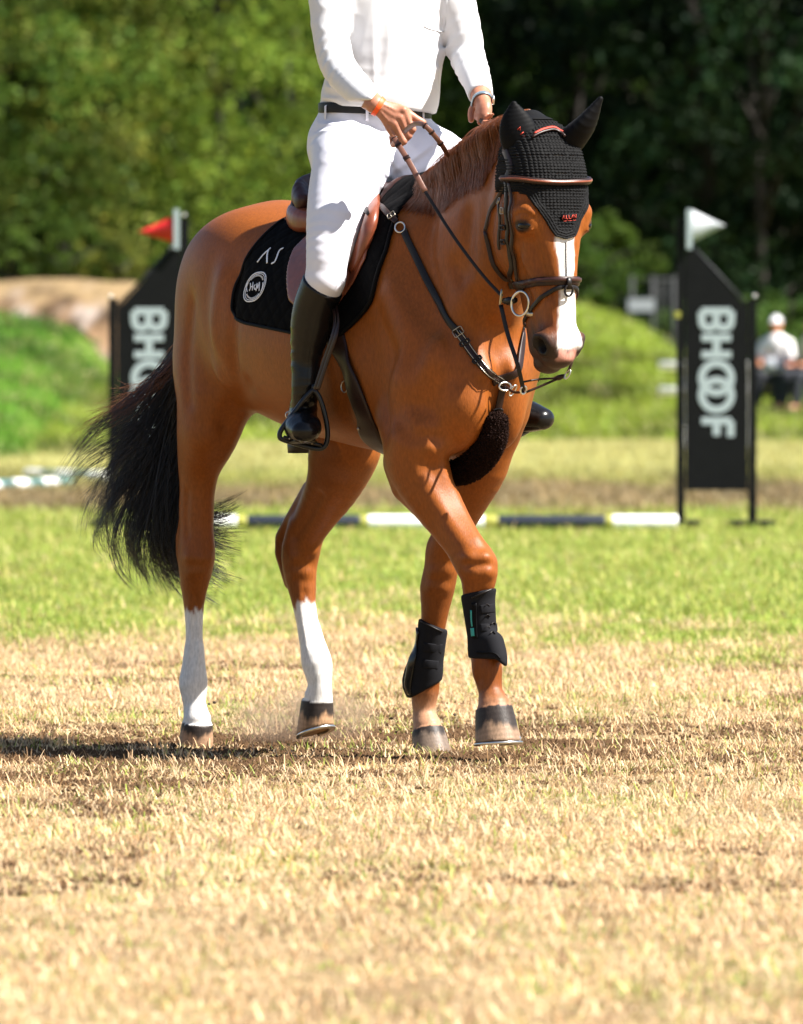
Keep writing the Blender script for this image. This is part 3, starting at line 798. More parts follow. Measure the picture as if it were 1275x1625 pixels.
# raised spine channel of the pad at the withers
def deco(px, py, off):  # a point on the pad's surface
    return hit(px, py, off)
def stroke_on(name, pxs, w, mat, parent, off=.0155, t=.002, sub=5, mirror_too=False):
    P = catmull([hit(*p, off) for p in pxs], sub) if len(pxs) > 2 else catmull([hit(*p, off) for p in pxs], sub)
    N = gradat(P)
    return mesh_obj(name, *sweep(P, N, w, t), mat, parent)
z3 = lambda x, y: (360 + x / 3.75, 260 + y / 3.75)
emb = []
def st(pts, w, off=.0155, t=.002):
    P = catmull([hit(*p, off) for p in pts], 5); return sweep(P, gradat(P), w, t)
mesh_obj('emblem', *merge([st([z3(204, 601), z3(240, 556), z3(282, 518)], .006), st([z3(268, 532), z3(262, 560), z3(262, 606)], .006),
                           st([z3(288, 609), z3(306, 600), z3(318, 575), z3(328, 545), z3(340, 528), z3(356, 521)], .006)]), M['white_thread'], pad)
# oval badge: two concentric outlines, ticks of lettering, monogram
bc = (193, 742)
def oval(rx, ry, n=30, sk=.30):
    P = []
    for a in np.linspace(0, 2 * math.pi, n, endpoint=False):
        x = math.copysign(abs(math.cos(a)) ** .8, math.cos(a)) * rx; y = math.copysign(abs(math.sin(a)) ** .9, math.sin(a)) * ry
        P.append(z3(bc[0] + x - y * sk, bc[1] + y - x * .1))
    return P
def stc(pts, w, t=.002, off=.0155):
    P = np.array([hit(*p, off) for p in pts]); return sweep(P, gradat(P), w, t, True, True, 6)
tick = []
for a in np.linspace(0, 2 * math.pi, 44, endpoint=False):
    if abs(math.sin(a)) < .62: continue
    x, y = math.cos(a) * 47, math.sin(a) * 68
    tick.append(st([z3(bc[0] + x * .9 - y * .9 * .30, bc[1] + y * .9), z3(bc[0] + x * 1.02 - y * 1.02 * .30, bc[1] + y * 1.02)], .0025))
mono = [[(166, 720), (168, 745), (160, 765)], [(182, 715), (178, 762)], [(166, 743), (182, 738)], [(196, 728), (188, 742), (194, 757), (203, 745)],
        [(200, 765), (206, 722), (209, 750), (220, 716), (218, 765)], [(150, 715), (144, 742), (148, 770)], [(240, 718), (238, 745), (228, 772)]]
mesh_obj('badge', *merge([stc(oval(58, 84), .0035), stc(oval(50, 75), .0022)] + tick + [st([z3(*q) for q in m_], .0032) for m_ in mono]), M['white_thread'], pad)

def mirL(P):   # the far leg hangs a little further forward and higher than the near one
    P = mir(P).astype(float); k = np.clip((1.43 - P[..., 2]) / .5, 0, 1); return P + k[..., None] * np.array([.035, .012, .036])
# ---- saddle
sad = root('saddle', 'brown leather jumping saddle on the black pad under the rider', 'saddle')
fh = [hit(*p) for p in ((478, 395), (466, 425), (464, 447), (467, 478), (490, 500), (520, 505), (545, 486), (556, 470), (575, 440), (589, 412), (601, 370), (607, 330), (600, 315))]
fpoly = [(p[0], p[2]) for p in fh]; fpoly = [(fpoly[0][0] + .02, 1.62)] + fpoly + [(fpoly[-1][0] - .03, 1.66)]
shell(lambda X, Y, Z: np.maximum(poly_sdf(X[:, :1], Z[:, :1], fpoly) + 0 * Y, .06 - np.abs(Y)), .0145, .024, M['leather_tan'], 'flap', sad,
      (min(p[0] for p in fpoly) - .04, -.36, 1.2), (max(p[0] for p in fpoly) + .05, .36, 1.72), .005)
def roll(pxs, r, off, name, mat, rn=None, up=None):
    P = catmull([hit(*p) for p in pxs], 5); N = gradat(P); P = P + N * off
    k = len(P); e = np.sin(np.linspace(.12, math.pi - .12, k)) ** .35
    for mr in (0, 1):
        PP, NN = (mir(P), mir(N)) if mr else (P, N)
        mesh_obj(name, *sweep(PP, NN, 2 * r * e, 2 * (rn or r * .8) * e, False, m=14), mat, sad)
roll([(575, 330), (570, 360), (562, 400), (556, 440), (549, 474)], .034, .028, 'knee_roll', M['leather_tan'], .022)
roll([(605, 322), (600, 350), (590, 385), (578, 412), (568, 430)], .030, .026, 'thigh_block', M['leather_tan'], .020)
roll([(590, 318), (584, 345), (578, 380), (570, 415), (560, 445)], .0042, .046, 'piping', M['leather_dark'])
roll([(582, 322), (575, 350), (570, 385), (563, 420), (555, 450)], .0035, .050, 'piping', M['leather_tan'])
roll([(578, 338), (590, 342), (604, 352)], .011, .050, 'keeper', M['leather_black'], .003)
# seat, cantle and pommel as one sculpted shape
Sg = Grid((-.25, -.26, 1.50), (.62, .26, 1.90), .005)
Sg.tube([(.41, 0, 1.695), (.34, 0, 1.69), (.20, 0, 1.665), (.06, 0, 1.665), (-.04, 0, 1.675)], [.028, .028, .032, .036, .04], [.05, .08, .115, .13, .12], up=(0, 0, 1), k=.03, sub=4)
CA = [(.03, -.150, 1.655), (-.030, -.118, 1.692), (-.062, 0, 1.712), (-.030, .118, 1.692), (.03, .150, 1.655)]
Sg.tube(CA, [.030, .042, .046, .042, .030], [.020, .022, .024, .022, .020], up=(0, 0, 1), k=.04, sub=4)
Sg.tube([(.40, -.075, 1.645), (.42, -.04, 1.695), (.425, 0, 1.71), (.42, .04, 1.695), (.40, .075, 1.645)], .026, .018, up=(0, 0, 1), k=.03, sub=3)
V, Q = surface(Sg.F, Sg.lo, Sg.h)
mesh_obj('seat', V, Q, M['leather_dark'], sad)
for s in (-1, 1):   # rear panel gusset under the cantle
    Pn = Grid((-.30, -.32, 1.40), (.20, .32, 1.76), .005)
    Pn.tube([(.11, .135 * s, 1.60), (.03, .142 * s, 1.605), (-.045, .122 * s, 1.622), (-.08, .05 * s, 1.645)], [.028, .040, .038, .028], [.035, .040, .034, .03], up=(0, 0, 1), n=2.6, k=.02, sub=4)
    V, Q = surface(Pn.F, Pn.lo, Pn.h); mesh_obj('panel', V, Q, M['leather_tan'], sad)
for dz_, r_, m_ in ((-.030, .0065, 'leather_black'), (-.041, .004, 'rein'), (-.020, .004, 'leather_black')):
    mesh_obj('cantle_piping', *rope(catmull([(x - .020, y * 1.10, z + dz_) for x, y, z in CA], 6), r_), M.get(m_) or M['leather_tan'], sad)
# stirrup leathers hang from under the skirt to the irons
for mr in (0, 1):
    for dx in (0, 5):
        P = catmull([hit(541 + dx, 478, .034), hp(531 + dx, 520, -.345), hp(514 + dx, 575, -.36), hp(500 + dx, 618, -.37)], 8)
        if mr: P = mirL(P)
        mesh_obj('stirrup_leather', *sweep(P, np.tile((.3, 1 if mr else -1, 0), (len(P), 1)), .014, .004), M['leather_brown'], sad)

# ---- girth
gir = root('girth', 'dark brown leather girth with belly guard passing behind the elbow', 'girth')
gc = hit(575, 640); 
gr_pts = [hit(522, 500), hit(545, 560), hit(562, 610), hit(583, 665), hit(597, 700)]
gP = gr_pts + [np.array([gr_pts[-1][0] + .01, -.05, .88]), np.array([gr_pts[-1][0] + .01, .05, .88])] + [mir(p) for p in gr_pts[::-1]]
P, N = drape(gP, .007, 8)
kk = len(P); wdt = .075 + .05 * np.exp(-((np.linspace(-1, 1, kk)) / .35) ** 2)
mesh_obj('girth_strap', *sweep(P, N, wdt, .012), M['leather_brown'], gir)
c = hit(556, 612, .018); ring('ring', c, unit((.8, .25, .2)), unit((-.2, 0, 1)), .013, .017, .002, M['brass'], gir)
mesh_obj('stud', *uvs(hit(574, 676, .014), .005, 8, 6), M['brass'], gir)

# ---- breastplate with sheepskin-covered strap between the legs
bp = root('breastplate', 'brown leather breastplate with dark sheepskin strap across the chest', 'breastplate')
br = [(642, 366), (660, 405), (680, 447), (702, 488), (728, 527), (750, 563), (776, 592), (800, 607)]
bh = [hit(*p) for p in br]
P, N = drape(bh[:5], .006, 6); mesh_obj('strap', *sweep(P, N, .022, .007), M['leather_black'], bp)
mesh_obj('strap', *sweep(mir(P), mir(N), .022, .007), M['leather_black'], bp)
P, N = drape(bh[4:], .007, 6); mesh_obj('strap', *sweep(P, N, .024, .008), M['leather_brown'], bp)
P2, N2 = mir(P), mir(N); mesh_obj('strap', *sweep(P2, N2, .024, .008), M['leather_brown'], bp)
P, N = drape(bh[4:], .013, 6)
for q in (1, -1):
    T_ = frames(P); S_ = np.cross(T_, N); e = sweep(P + S_ * .008 * q, N, .002, .002)
    mesh_obj('stitching', *e, M['brass'], bp)
hs = [hit(598, 322, .045), hit(607, 330, .03), hit(620, 343), hit(634, 357)]
P = catmull(hs, 6); P = push(P, .018); N = gradat(P)
for mr in (0, 1):
    mesh_obj('saddle_strap', *sweep(mir(P) if mr else P, mir(N) if mr else N, .018, .006), M['leather_brown'], bp)
c = hit(638, 364, .012); n_ = gradat(c[None])[0]; t_ = unit(hit(660, 405) - c); s_ = np.cross(n_, t_)
for mr in (0, 1):
    ring('ring', mir(c) if mr else c, mir(t_) if mr else t_, mir(s_) if mr else s_, .016, .016, .0028, M['steel'], bp)
buckle('buckle', 627, 348, .024, .018, bp, .024, t_)
buckle('buckle', 729, 527, .032, .022, bp, .012, unit(bh[5] - bh[4]))
buckle('keeper', 738, 545, .030, .012, bp, .013, unit(bh[5] - bh[4]), .003)
buckle('keeper', 757, 573, .030, .012, bp, .013, unit(bh[6] - bh[5]), .003)
ctr = hit(800, 609, .020)
n_ = gradat(ctr[None])[0]
ring('ring', ctr, (0, 1, 0), (0, 0, 1), .020, .012, .003, M['steel'], bp)
ring('ring', ctr + (.012, .02, -.012), (0, .8, .5), (.5, 0, .8), .014, .018, .0026, M['steel'], bp)
cs = [hit(798, 612), hit(793, 630), hit(789, 650), hit(787, 664)]
P, N = drape(cs, .010, 6); mesh_obj('centre_strap', *sweep(P, N, .022, .007), M['leather_brown'], bp)
ring('keeper', hit(788, 650, .012), (0, 1, 0), unit((.3, 0, .3)), .016, .008, .003, M['leather_black'], bp)
Fg = Grid((.48, -.09, .76), (1.06, .09, 1.16), .005)
fc = [hp(789, 668, 0), hp(783, 695, 0), hp(766, 724, 0), hp(741, 745, 0), hp(715, 752, 0)]
fcp = []
for p in fc:
    q = push(np.array([p]), .022)[0]; fcp.append(q)
Fg.tube(fcp, [.024, .034, .038, .036, .030], [.030, .038, .041, .040, .034], k=.01, sub=4)
V, Q = surface(Fg.F, Fg.lo, Fg.h)
mesh_obj('sheepskin', V, Q, M['fleece'], bp)
# tufts of the fleece
ii = rng.integers(0, len(V), 9000); Pn = V[ii]
me_ = bpy.data.objects['sheepskin'].data; nr = np.zeros(len(V) * 3, dtype=np.float32); me_.vertices.foreach_get('normal', nr); nr = nr.reshape(-1, 3)[ii]
S = Pn[:, None, :] + nr[:, None, :] * np.linspace(0, .005, 4)[None, :, None] + rng.normal(0, .0022, (len(ii), 4, 3)) * np.linspace(0, 1, 4)[None, :, None]
fl = mesh_obj('fleece_pile', *hair(S, .0020, .0012), M['fleece'], bpy.data.objects['sheepskin']); fl['kind'] = 'stuff'

# ---- bridle
bri = root('bridle', 'dark brown leather bridle with flash noseband and loose ring bit', 'bridle')
LB, LK = M['leather_brown'], M['leather_black']
def both(name, pts, w, t, mat, off=None, sub=6, snap=True):
    strap(name, pts, w, t, mat, bri, off, sub, snap); strap(name, pts, w, t, mat, bri, off, sub, snap, True)
bitc = hp(826, 482, -.075)
both('cheekpiece', [hit(805, 287), hit(806, 320), hit(808, 360), hit(811, 400), hit(813, 430), hit(812, 455), np.array(bitc) + (.0, .008, .045)], .017, .006, LK, .006)
both('noseband_strap', [hit(811, 288), hit(813, 330), hit(816, 375), hit(820, 415), hit(824, 445)], .013, .005, LB, .008)
both('throatlatch', [hit(803, 288), hit(793, 312), hit(779, 338), hit(772, 366)], .013, .004, LB, .006)
th = drape([hit(772, 366), np.array([1.02, -.04, 1.47]), np.array([1.03, 0, 1.455]), np.array([1.02, .04, 1.47]), mir(hit(772, 366))], .006, 6)
mesh_obj('throatlatch', *sweep(th[0], th[1], .013, .004), LB, bri)
crown = [hit(806, 287), hit(812, 264), np.array([1.155, -.07, 1.82]), np.array([1.15, 0, 1.90]), np.array([1.155, .07, 1.82]), mir(hit(812, 264)), mir(hit(806, 287))]
P, N = drape(crown, .006, 6); mesh_obj('crownpiece', *sweep(P, N, .028, .007), LB, bri)
bwr = [hit(803, 283), hit(822, 284), hit(848, 288), hit(885, 291)]
bw = bwr + [mir(p) for p in bwr[:-1][::-1]]
P, N = drape(bw, .016, 7); mesh_obj('browband', *sweep(P, N, .018, .012, False, m=12), LB, bri)
T_ = frames(P); S_ = np.cross(T_, N)
mesh_obj('browband_piping', *sweep(P + N * .005 + S_ * 0, N, .006, .005), M['leather_tan'], bri)
bwk = [hit(858, 207), hit(872, 204), hit(888, 206)]
u = unit((.075, 0, .0)); z0 = 1.405
P, N = loop((1.235, 0, z0), (1, 0, .07), (0, 1, 0), .006); mesh_obj('noseband', *sweep(P, N, .026, .010, True, True), LB, bri)
fr_ = np.abs(N[:, 0]) * 0 + 1
P2_, N2_ = loop((1.235, 0, z0 + .004), (1, 0, .07), (0, 1, 0), .012)
mk = P2_[:, 0] > 1.18
idx = np.where(mk)[0]; idx = np.array(sorted(idx, key=lambda i: math.atan2(P2_[i, 1], P2_[i, 0] - 1.235)))
mesh_obj('noseband_padding', *sweep(P2_[idx], N2_[idx], .012, .007), M['leather_dark'], bri)
P, N = loop((1.245, 0, 1.335), unit((.085, 0, .055)), (0, 1, 0), .006); mesh_obj('flash_strap', *sweep(P, N, .013, .006, True, True), LK, bri)
fb_ = hit(899, 449, .014)
ring('flash_loop', fb_ + (0, 0, -.022), (0, 1, 0), (.1, 0, 1), .013, .016, .0035, LK, bri)
mesh_obj('flash_keeper', *sweep([fb_ + (.003, 0, .016), fb_ + (.004, 0, 0), fb_ + (.001, 0, -.018)], [(1, 0, 0)] * 3, .014, .006), LK, bri)
mesh_obj('face_cord', *rope(drape([hit(898, 384), hit(898, 415), hit(899, 440)], .003, 6)[0], .0016), LK, bri)
for mr in (0, 1):
    cc = mir(bitc) if mr else bitc; s = 1 if mr else -1
    ring('bit_ring', cc, unit((.9, -.28 * s, .0)), unit((.1, 0, 1)), .034, .036, .0038, M['steel'], bri, 36)
    mesh_obj('bit_end', *rope([cc + (.018, .012 * -s, -.028), cc + (.028, .02 * -s, -.030), cc + (.04, .04 * -s, -.028)], .009, 10), M['brass'], bri)
for px, py in ((798, 320), (803, 334)):
    buckle('buckle', px, py, .022, .018, bri, .014)
both('cheek_tab', [hit(796, 322), hit(797, 350), hit(795, 380), hit(796, 395)], .012, .005, LK, .008)
for px, py, w_ in ((802, 360, .026), (803, 383, .024), (807, 283, .030)):
    buckle('keeper', px, py, w_, .012, bri, .010, None, .003)

# ---- reins and running martingale
M['rein'] = new_mat('rein_leather', (.13, .052, .032), .45, noise=.2, nscale=100, bump=.3, bscale=500)
rei = root('reins', 'brown leather reins running from the bit to both hands of the rider', 'reins')
HR = hp(640, 222, -.17); HLh = hp(764, 190, .10)
HRi = hp(668, 197, -.17)
rr = catmull([hp(625, 217, -.222), hp(630, 226, -.232), hp(650, 258, -.225), hp(675, 304, -.205)], 8)
r2 = catmull([hp(675, 304, -.205), hp(720, 375, -.165), hp(765, 435, -.115), hp(797, 470, -.085)], 10)
r2 = push(r2, .008)
nrm = lambda P: np.tile(unit(CL - P[0]) * (1, 1, .2), (len(P), 1))
mesh_obj('rein', *sweep(rr, nrm(rr), .017, .006), M['rein'], rei)
mesh_obj('rein', *sweep(r2, nrm(r2), .010, .006), LK, rei)
for k_ in (3, 9, 14): 
    if k_ < len(rr) - 1: mesh_obj('rein_stop', *sweep(rr[k_:k_ + 2], nrm(rr)[k_:k_ + 2], .021, .010), LB, rei)
lp = catmull([hp(642, 209, -.185), hp(653, 200, -.20), hp(663, 196, -.215), hp(674, 199, -.225), hp(688, 213, -.20), hp(702, 231, -.16), hp(716, 252, -.08), hp(735, 262, .0), hp(760, 240, .09), hp(764, 200, .10)], 8)
lp = push(lp, .012)
mesh_obj('rein', *sweep(lp, nrm(lp), .015, .006), M['rein'], rei)
for k_ in (24, 30, 38): mesh_obj('rein_stop', *sweep(lp[k_:k_ + 2], nrm(lp)[k_:k_ + 2], .020, .010), LB, rei)
fr_i = hp(795, 472, -.085)
mesh_obj('rein_stopper', *rope([hp(800, 477, -.082), hp(808, 478, -.08), hp(818, 476, -.078)], [.008, .013, .009], 10), LK, rei)
# left rein from the left hand down the far side of the neck to the bit
ll = push(catmull([hp(762, 190, .10), np.array([.90, .17, 1.72]), np.array([1.08, .14, 1.52]), np.array([1.18, .11, 1.36]), mir(bitc)], 8), .010)
mesh_obj('rein', *sweep(ll, np.tile((0, 1, 0), (len(ll), 1)), .013, .005), LB, rei)
mar = root('martingale', 'black running martingale forks from the chest ring to the reins', 'martingale')
v_ = unit((.25, 0, .97))
ring('ring', fr_i, unit((.8, -.5, 0)), v_, .012, .024, .003, M['brass'], mar)
mf = catmull([fr_i + (0, 0, -.022), hp(806, 530, -.075), hp(822, 580, -.06), hp(831, 620, -.035)], 6)
mesh_obj('fork', *sweep(push(mf, .006), nrm(mf), .013, .005), LK, mar)
mesh_obj('fork', *rope(catmull([hp(831, 622, -.03), hp(815, 622, -.02), hp(802, 612, 0)], 5), .004), LB, mar)
lf = hp(901, 594, .075)
mesh_obj('fork', *rope(catmull([hp(831, 606, -.03), hp(855, 602, .02), hp(886, 600, .07)], 6), .0032), LB, mar)
mesh_obj('fork', *rope(catmull([hp(831, 624, -.03), hp(858, 613, .02), hp(888, 600, .07)], 6), .0038), LB, mar)
mesh_obj('fork_knot', *rope([hp(880, 601, .066), hp(888, 599, .07), hp(896, 596, .073)], [.006, .009, .005], 8), LB, mar)
ring('ring', lf, unit((.5, .3, .3)), unit((0, .3, .9)), .010, .013, .0022, M['steel'], mar)
mesh_obj('rein', *sweep(catmull([hp(900, 592, .078), hp(906, 580, .085), hp(908, 560, .09), mir(bitc)], 5), np.tile(unit((.8, .5, 0)), (16, 1)), .012, .005), LB, rei)
ring('keeper', hp(831, 619, -.034), (0, 1, 0), unit((.3, 0, .95)), .010, .012, .003, M['steel'], mar)

# ---- ear bonnet: crocheted hood plus lycra ears
bon = root('ear_bonnet', 'black crocheted ear bonnet with red lettering over the horse\'s forehead', 'ear bonnet')
bpx = [hit(*p) for p in ((806, 306), (820, 309), (832, 310), (846, 327), (863, 350), (872, 366), (880, 376), (897, 381))]
half = [(-abs(p[1]), p[2]) for p in bpx]
half[-1] = (0, half[-1][1])
hpoly = [(-.30, half[0][1])] + half + [(-x, z) for x, z in half[:-1][::-1]] + [(.30, half[0][1]), (.30, 2.1), (-.30, 2.1)]
def croch(s_, f, X, Y, Z):
    # rows of stitches following the forehead; a denser plain border along the edge
    ro = Z / .0088; rowi = np.floor(ro); u = Y / .0115 + .5 * (rowi % 2)
    st_ = (np.abs(np.sin(np.pi * (u + .25 * np.sin(np.pi * ro)))) ** .8) * (np.abs(np.sin(np.pi * ro)) ** .7)
    r = poly_sdf(Y[:1], Z[:1], hpoly) + 0 * X
    inner = sm(-r, .022, .028)
    ed = np.abs(np.sin(np.pi * (-r) / .0075)) ** .7 * (.6 + .4 * np.abs(np.sin(np.pi * (Y + Z) / .006)))
    pat = inner * st_ + (1 - inner) * ed
    return s_ + .0046 * (1 - pat) * (Z < 1.885)
shell(lambda X, Y, Z: np.maximum(poly_sdf(Y[:1], Z[:1], hpoly) + 0 * X, 1.135 + .0 * Z - X), .0005, .0105, M['yarn'], 'crochet_hood', bon,
      (1.10, -.15, 1.52), (1.37, .15, 1.93), .0023, croch, 0, FNE)
for s, E in ((-1, EAR_R), (1, EAR_L)):
    eg = Grid((1.10, min(0, .2 * s), 1.74), (1.40, max(0, .2 * s), 1.97), .0035)
    E2 = [E[0], E[1], E[2], tuple(np.array(E[3]) + (np.array(E[3]) - np.array(E[2])) * .10)]
    eg.tube(E2, [.046, .058, .045, .009], [.034, .038, .027, .008], up=(.55, -.8 * s, 0), k=.01, sub=4)
    cc = np.array(E[1]) * .5 + np.array(E[2]) * .5
    V, Q = surface(eg.F, eg.lo, eg.h); mesh_obj('ear_cover', V, Q, M['lycra'], bon)
BV2 = None
def onmesh(obj, px, py, off):
    me = obj.data; n = len(me.vertices); co = np.zeros(n * 3, dtype=np.float32); me.vertices.foreach_get('co', co)
    key = obj.name
    if key not in onmesh.c: onmesh.c[key] = BVHTree.FromPolygons(co.reshape(-1, 3).tolist(), [tuple(p.vertices) for p in me.polygons])
    p, nn, i, d = onmesh.c[key].ray_cast(Vector(CL), Vector(ldir(ray(px, py))).normalized())
    return (np.array(p) + np.array(nn) * off, np.array(nn)) if p is not None else None
onmesh.c = {}
def letters(obj, strokes, w, t, mat, name, parent, off=.0012):
    out = []
    for stt in strokes:
        hs = [onmesh(obj, *p, off) for p in stt]
        if any(h is None for h in hs): continue
        P = np.array([h[0] for h in hs]); N = np.array([h[1] for h in hs])
        n0 = N.mean(0); out.append(sweep(P, np.tile(unit(n0), (len(P), 1)), w, t, m=6))
    if out: return mesh_obj(name, *merge(out), mat, parent)
# badge near the tip of the hood
z1 = lambda x, y: (740 + x / 3.25, 140 + y / 3.25)
pc = [hit(*z1(x, y), .0125) for x, y in ((480, 668), (519, 664), (557, 660))]
P = np.array(pc); mesh_obj('badge', *sweep(P, gradat(P), .014, .003), M['lycra'], bon)
def bl(strokes, w):
    out = []
    for q in strokes:
        P = np.array([hit(*z1(*p), .0148) for p in q]); out.append(sweep(P, np.tile(gradat(P).mean(0), (len(P), 1)), w, .0012, m=6))
    return out
mesh_obj('lettering', *merge(bl([[(484, 680), (491, 659), (498, 679)], [(503, 659), (504, 678), (512, 677)], [(516, 658), (518, 676), (526, 675)], [(528, 676), (536, 656)],
    [(541, 674), (540, 655), (552, 672), (551, 653)]], .0018) + bl([[(490, 689), (505, 688)], [(510, 687), (530, 686)], [(534, 685), (550, 683)]], .0012)), M['red_thread'], bon)
er = [o for o in bon.children if o.name.startswith('ear_cover')][0]
letters(er, [[z1(265, 214), z1(280, 200), z1(278, 218)], [z1(281, 238), z1(296, 226)], [z1(296, 250), z1(310, 280), z1(322, 286)], [z1(300, 246), z1(314, 266), z1(324, 284)], [z1(292, 248), z1(304, 274), z1(318, 288)]], .0032, .001, M['red_thread'], 'lettering', bon)
er['label'] = 'black ear cover with red lettering'
# red and black braid between the ears
P, N = drape([hit(848, 216), hit(862, 209), hit(878, 207), hit(893, 214)], .013, 6)
mesh_obj('braid', *sweep(P, N, .007, .004), M['red_thread'], bon)
P, N = drape([hit(845, 222), hit(862, 213), hit(880, 211), hit(897, 220)], .015, 6)
mesh_obj('crown_band', *sweep(P, N, .008, .006), LB, bri)

# ---- tendon boots on the forelegs
M['neoprene'] = new_mat('neoprene', (.009, .009, .011), .85, spec=.12, bump=.2, bscale=600)
M['boot_shell'] = new_mat('boot_plastic', (.006, .006, .007), .25, spec=.4)
M['teal'] = new_mat('teal_tab', (.01, .26, .24), .5)
def tboot(axis, ra, label, b, flare, tabside):
    t = root('tendon_boot', label, 'tendon boot', None)
    g = Grid(np.min(axis, 0) - .11, np.max(axis, 0) + .11, .0035)
    A0, A1 = np.array(axis[0]), np.array(axis[-1])
    g.tube(axis, ra, [r * .95 for r in ra], k=.01, sub=4)
    # the flare over the back of the fetlock
    g.tube(flare[0], flare[1], flare[2], up=(1, 0, 0), k=.03, sub=3)
    X, Y, Z = np.meshgrid(*g.ax, indexing='ij')
    P = np.stack([X, Y, Z], -1); fb = G.sample(P, FN)
    g.F = np.minimum(g.F, np.maximum(fb - .0072, g.F - .022))
    up_ = unit(A0 - A1)
    ct = (P - A0) @ unit(flare[3]); cb = -((P - A1) @ unit(flare[4]))
    if len(flare) > 5: cb = np.minimum(cb, -((P - np.array(flare[5])) @ unit(flare[6])))
    # lower edge curves up in front
    g.F = np.maximum(g.F, np.maximum(ct, cb)).astype(np.float32)
    g.blur(3)
    V, Q = surface(g.F, g.lo, g.h)
    o = mesh_obj('shell', V, Q, M['neoprene'], t)
    return t, o, g
axR = [hp(761, 938, -.073), hp(763, 965, -.070), hp(766, 1010, -.064), hp(772, 1045, -.06)]
tR, oR, gR_ = tboot(axR, [.0485, .0460, .0460, .0505], 'black tendon boot with teal tab on the leading foreleg', -.06,
    ([hp(782, 1020, -.060), hp(790, 1045, -.060), hp(797, 1066, -.060)], [.036, .030, .012], [.034, .030, .014], (-.15, -.15, 1), (0, 0, 1.0), hp(782, 1040, -.06), (.45, .75, 1)), 1)
axL = [hp(688, 990, .12), hp(685, 1020, .12), hp(680, 1060, .12), hp(675, 1095, .12)]
tL, oL, gL_ = tboot(axL, [.0485, .0455, .0455, .0510], 'black tendon boot with glossy shell on the planted foreleg', .12,
    ([hp(668, 1050, .10), hp(657, 1080, .10), hp(653, 1100, .10)], [.040, .036, .016], [.036, .036, .02], (.25, .35, 1), (-.30, -.50, 1.0)), 1)
def band(parent, obj, pts, w, t, mat, name):
    hs = [onmesh(obj, *p, t * .3) for p in pts]; hs = [h for h in hs if h is not None]
    if len(hs) < 2: return
    P = np.array([h[0] for h in hs]); N = np.array([h[1] for h in hs]); return mesh_obj(name, *sweep(catmull(P, 4), catmull(N, 4), w, t), mat, parent)
z6 = lambda x, y: (600 + x / 4.25, 900 + y / 4.25)
band(tR, oR, [z6(650, 240), z6(652, 330), z6(656, 420), z6(660, 480)], .016, .005, M['lycra'], 'closing_tab')
band(tR, oR, [z6(632, 290), z6(634, 350), z6(640, 400)], .006, .006, M['teal'], 'tab_print')
band(tR, oR, [z6(640, 410), z6(643, 440), z6(646, 465)], .014, .0065, M['teal'], 'tab_print')
band(tR, oR, [z6(690, 285), z6(740, 280), z6(785, 275)], .026, .004, M['neoprene'], 'strap')
band(tR, oR, [z6(690, 410), z6(745, 408), z6(800, 405)], .024, .004, M['neoprene'], 'strap')
band(tR, oR, [z6(634, 205), z6(670, 190), z6(720, 168), z6(772, 148)], .004, .005, M['leather_black'], 'binding')
band(tR, oR, [z6(665, 575), z6(710, 578), z6(760, 575), z6(800, 590), z6(825, 620)], .005, .005, M['lycra'], 'binding')
band(tL, oL, [z6(272, 420), z6(262, 520), z6(235, 620), z6(215, 720), z6(205, 800), z6(215, 860)], .030, .007, M['boot_shell'], 'strike_guard')
band(tL, oL, [z6(310, 540), z6(360, 545), z6(430, 550)], .028, .004, M['neoprene'], 'strap')
band(tL, oL, [z6(305, 650), z6(350, 655), z6(405, 660)], .026, .004, M['neoprene'], 'strap')
band(tL, oL, [z6(290, 365), z6(340, 390), z6(400, 420), z6(435, 436)], .004, .005, M['leather_black'], 'binding')
for k_, (x, y) in enumerate(((735, 255), (738, 325), (738, 405), (775, 378), (775, 445))):
    for sg in ((-16, 12), (16, 12)): band(tR, oR, [z6(x, y - 8), z6(x + sg[0], y + sg[1] - 4)], .0022, .0062, M['leather_black'], 'stitch')
# ------------------------------------------------------------------ the rider
rid = root('person', 'rider in white shirt, white breeches and black boots sitting on the horse holding the reins', 'person')
M['skin'] = new_mat('skin', (.40, .18, .11), .50, spec=.4, noise=.12, nscale=70, bump=.25, bscale=350, bdist=.0012, sss=.08)
M['shirt'] = new_mat('white_shirt', (.60, .60, .62), .75, spec=.25, bump=.12, bscale=900, bdist=.0006)
M['breeches'] = new_mat('white_breeches', (.62, .62, .69), .62, spec=.3, bump=.12, bscale=800, bdist=.0006)
M['boot_leather'] = new_mat('riding_boot_leather', (.006, .0055, .006), .26, spec=.24, bump=.25, bscale=60, bdist=.002)
YW = 25.34
arR = [hp(524, -12, -.195), hp(525, 50, -.215), hp(537, 104, -.225), hp(566, 140, -.238), wpx(596, 166, YW)]
arL = [hp(716, -12, .19), hp(733, 45, .215), hp(743, 92, .225), hp(756, 126, .175), hp(765, 158, .135)]
hipR = np.array([.19, -.10, 1.83])
thR = [hipR, hp(548, 262, -.17), hp(540, 305, -.215), hp(532, 350, -.26), hp(521, 405, -.305), hp(517, 440, -.315)]
shR = [hp(516, 445, -.318), hp(500, 485, -.325), hp(493, 520, -.328), hp(486, 570, -.33), hp(484, 622, -.335), wpx(481, 655, 25.56)]
ft = [wpx(474, 680, 25.62), wpx(478, 676, 25.53), wpx(481, 678, 25.45), wpx(484, 684, 25.38)]
TOR = [(.185, 0, 1.80), (.225, 0, 1.94), (.245, 0, 2.05), (.265, 0, 2.20), (.27, 0, 2.33), (.27, 0, 2.40)]
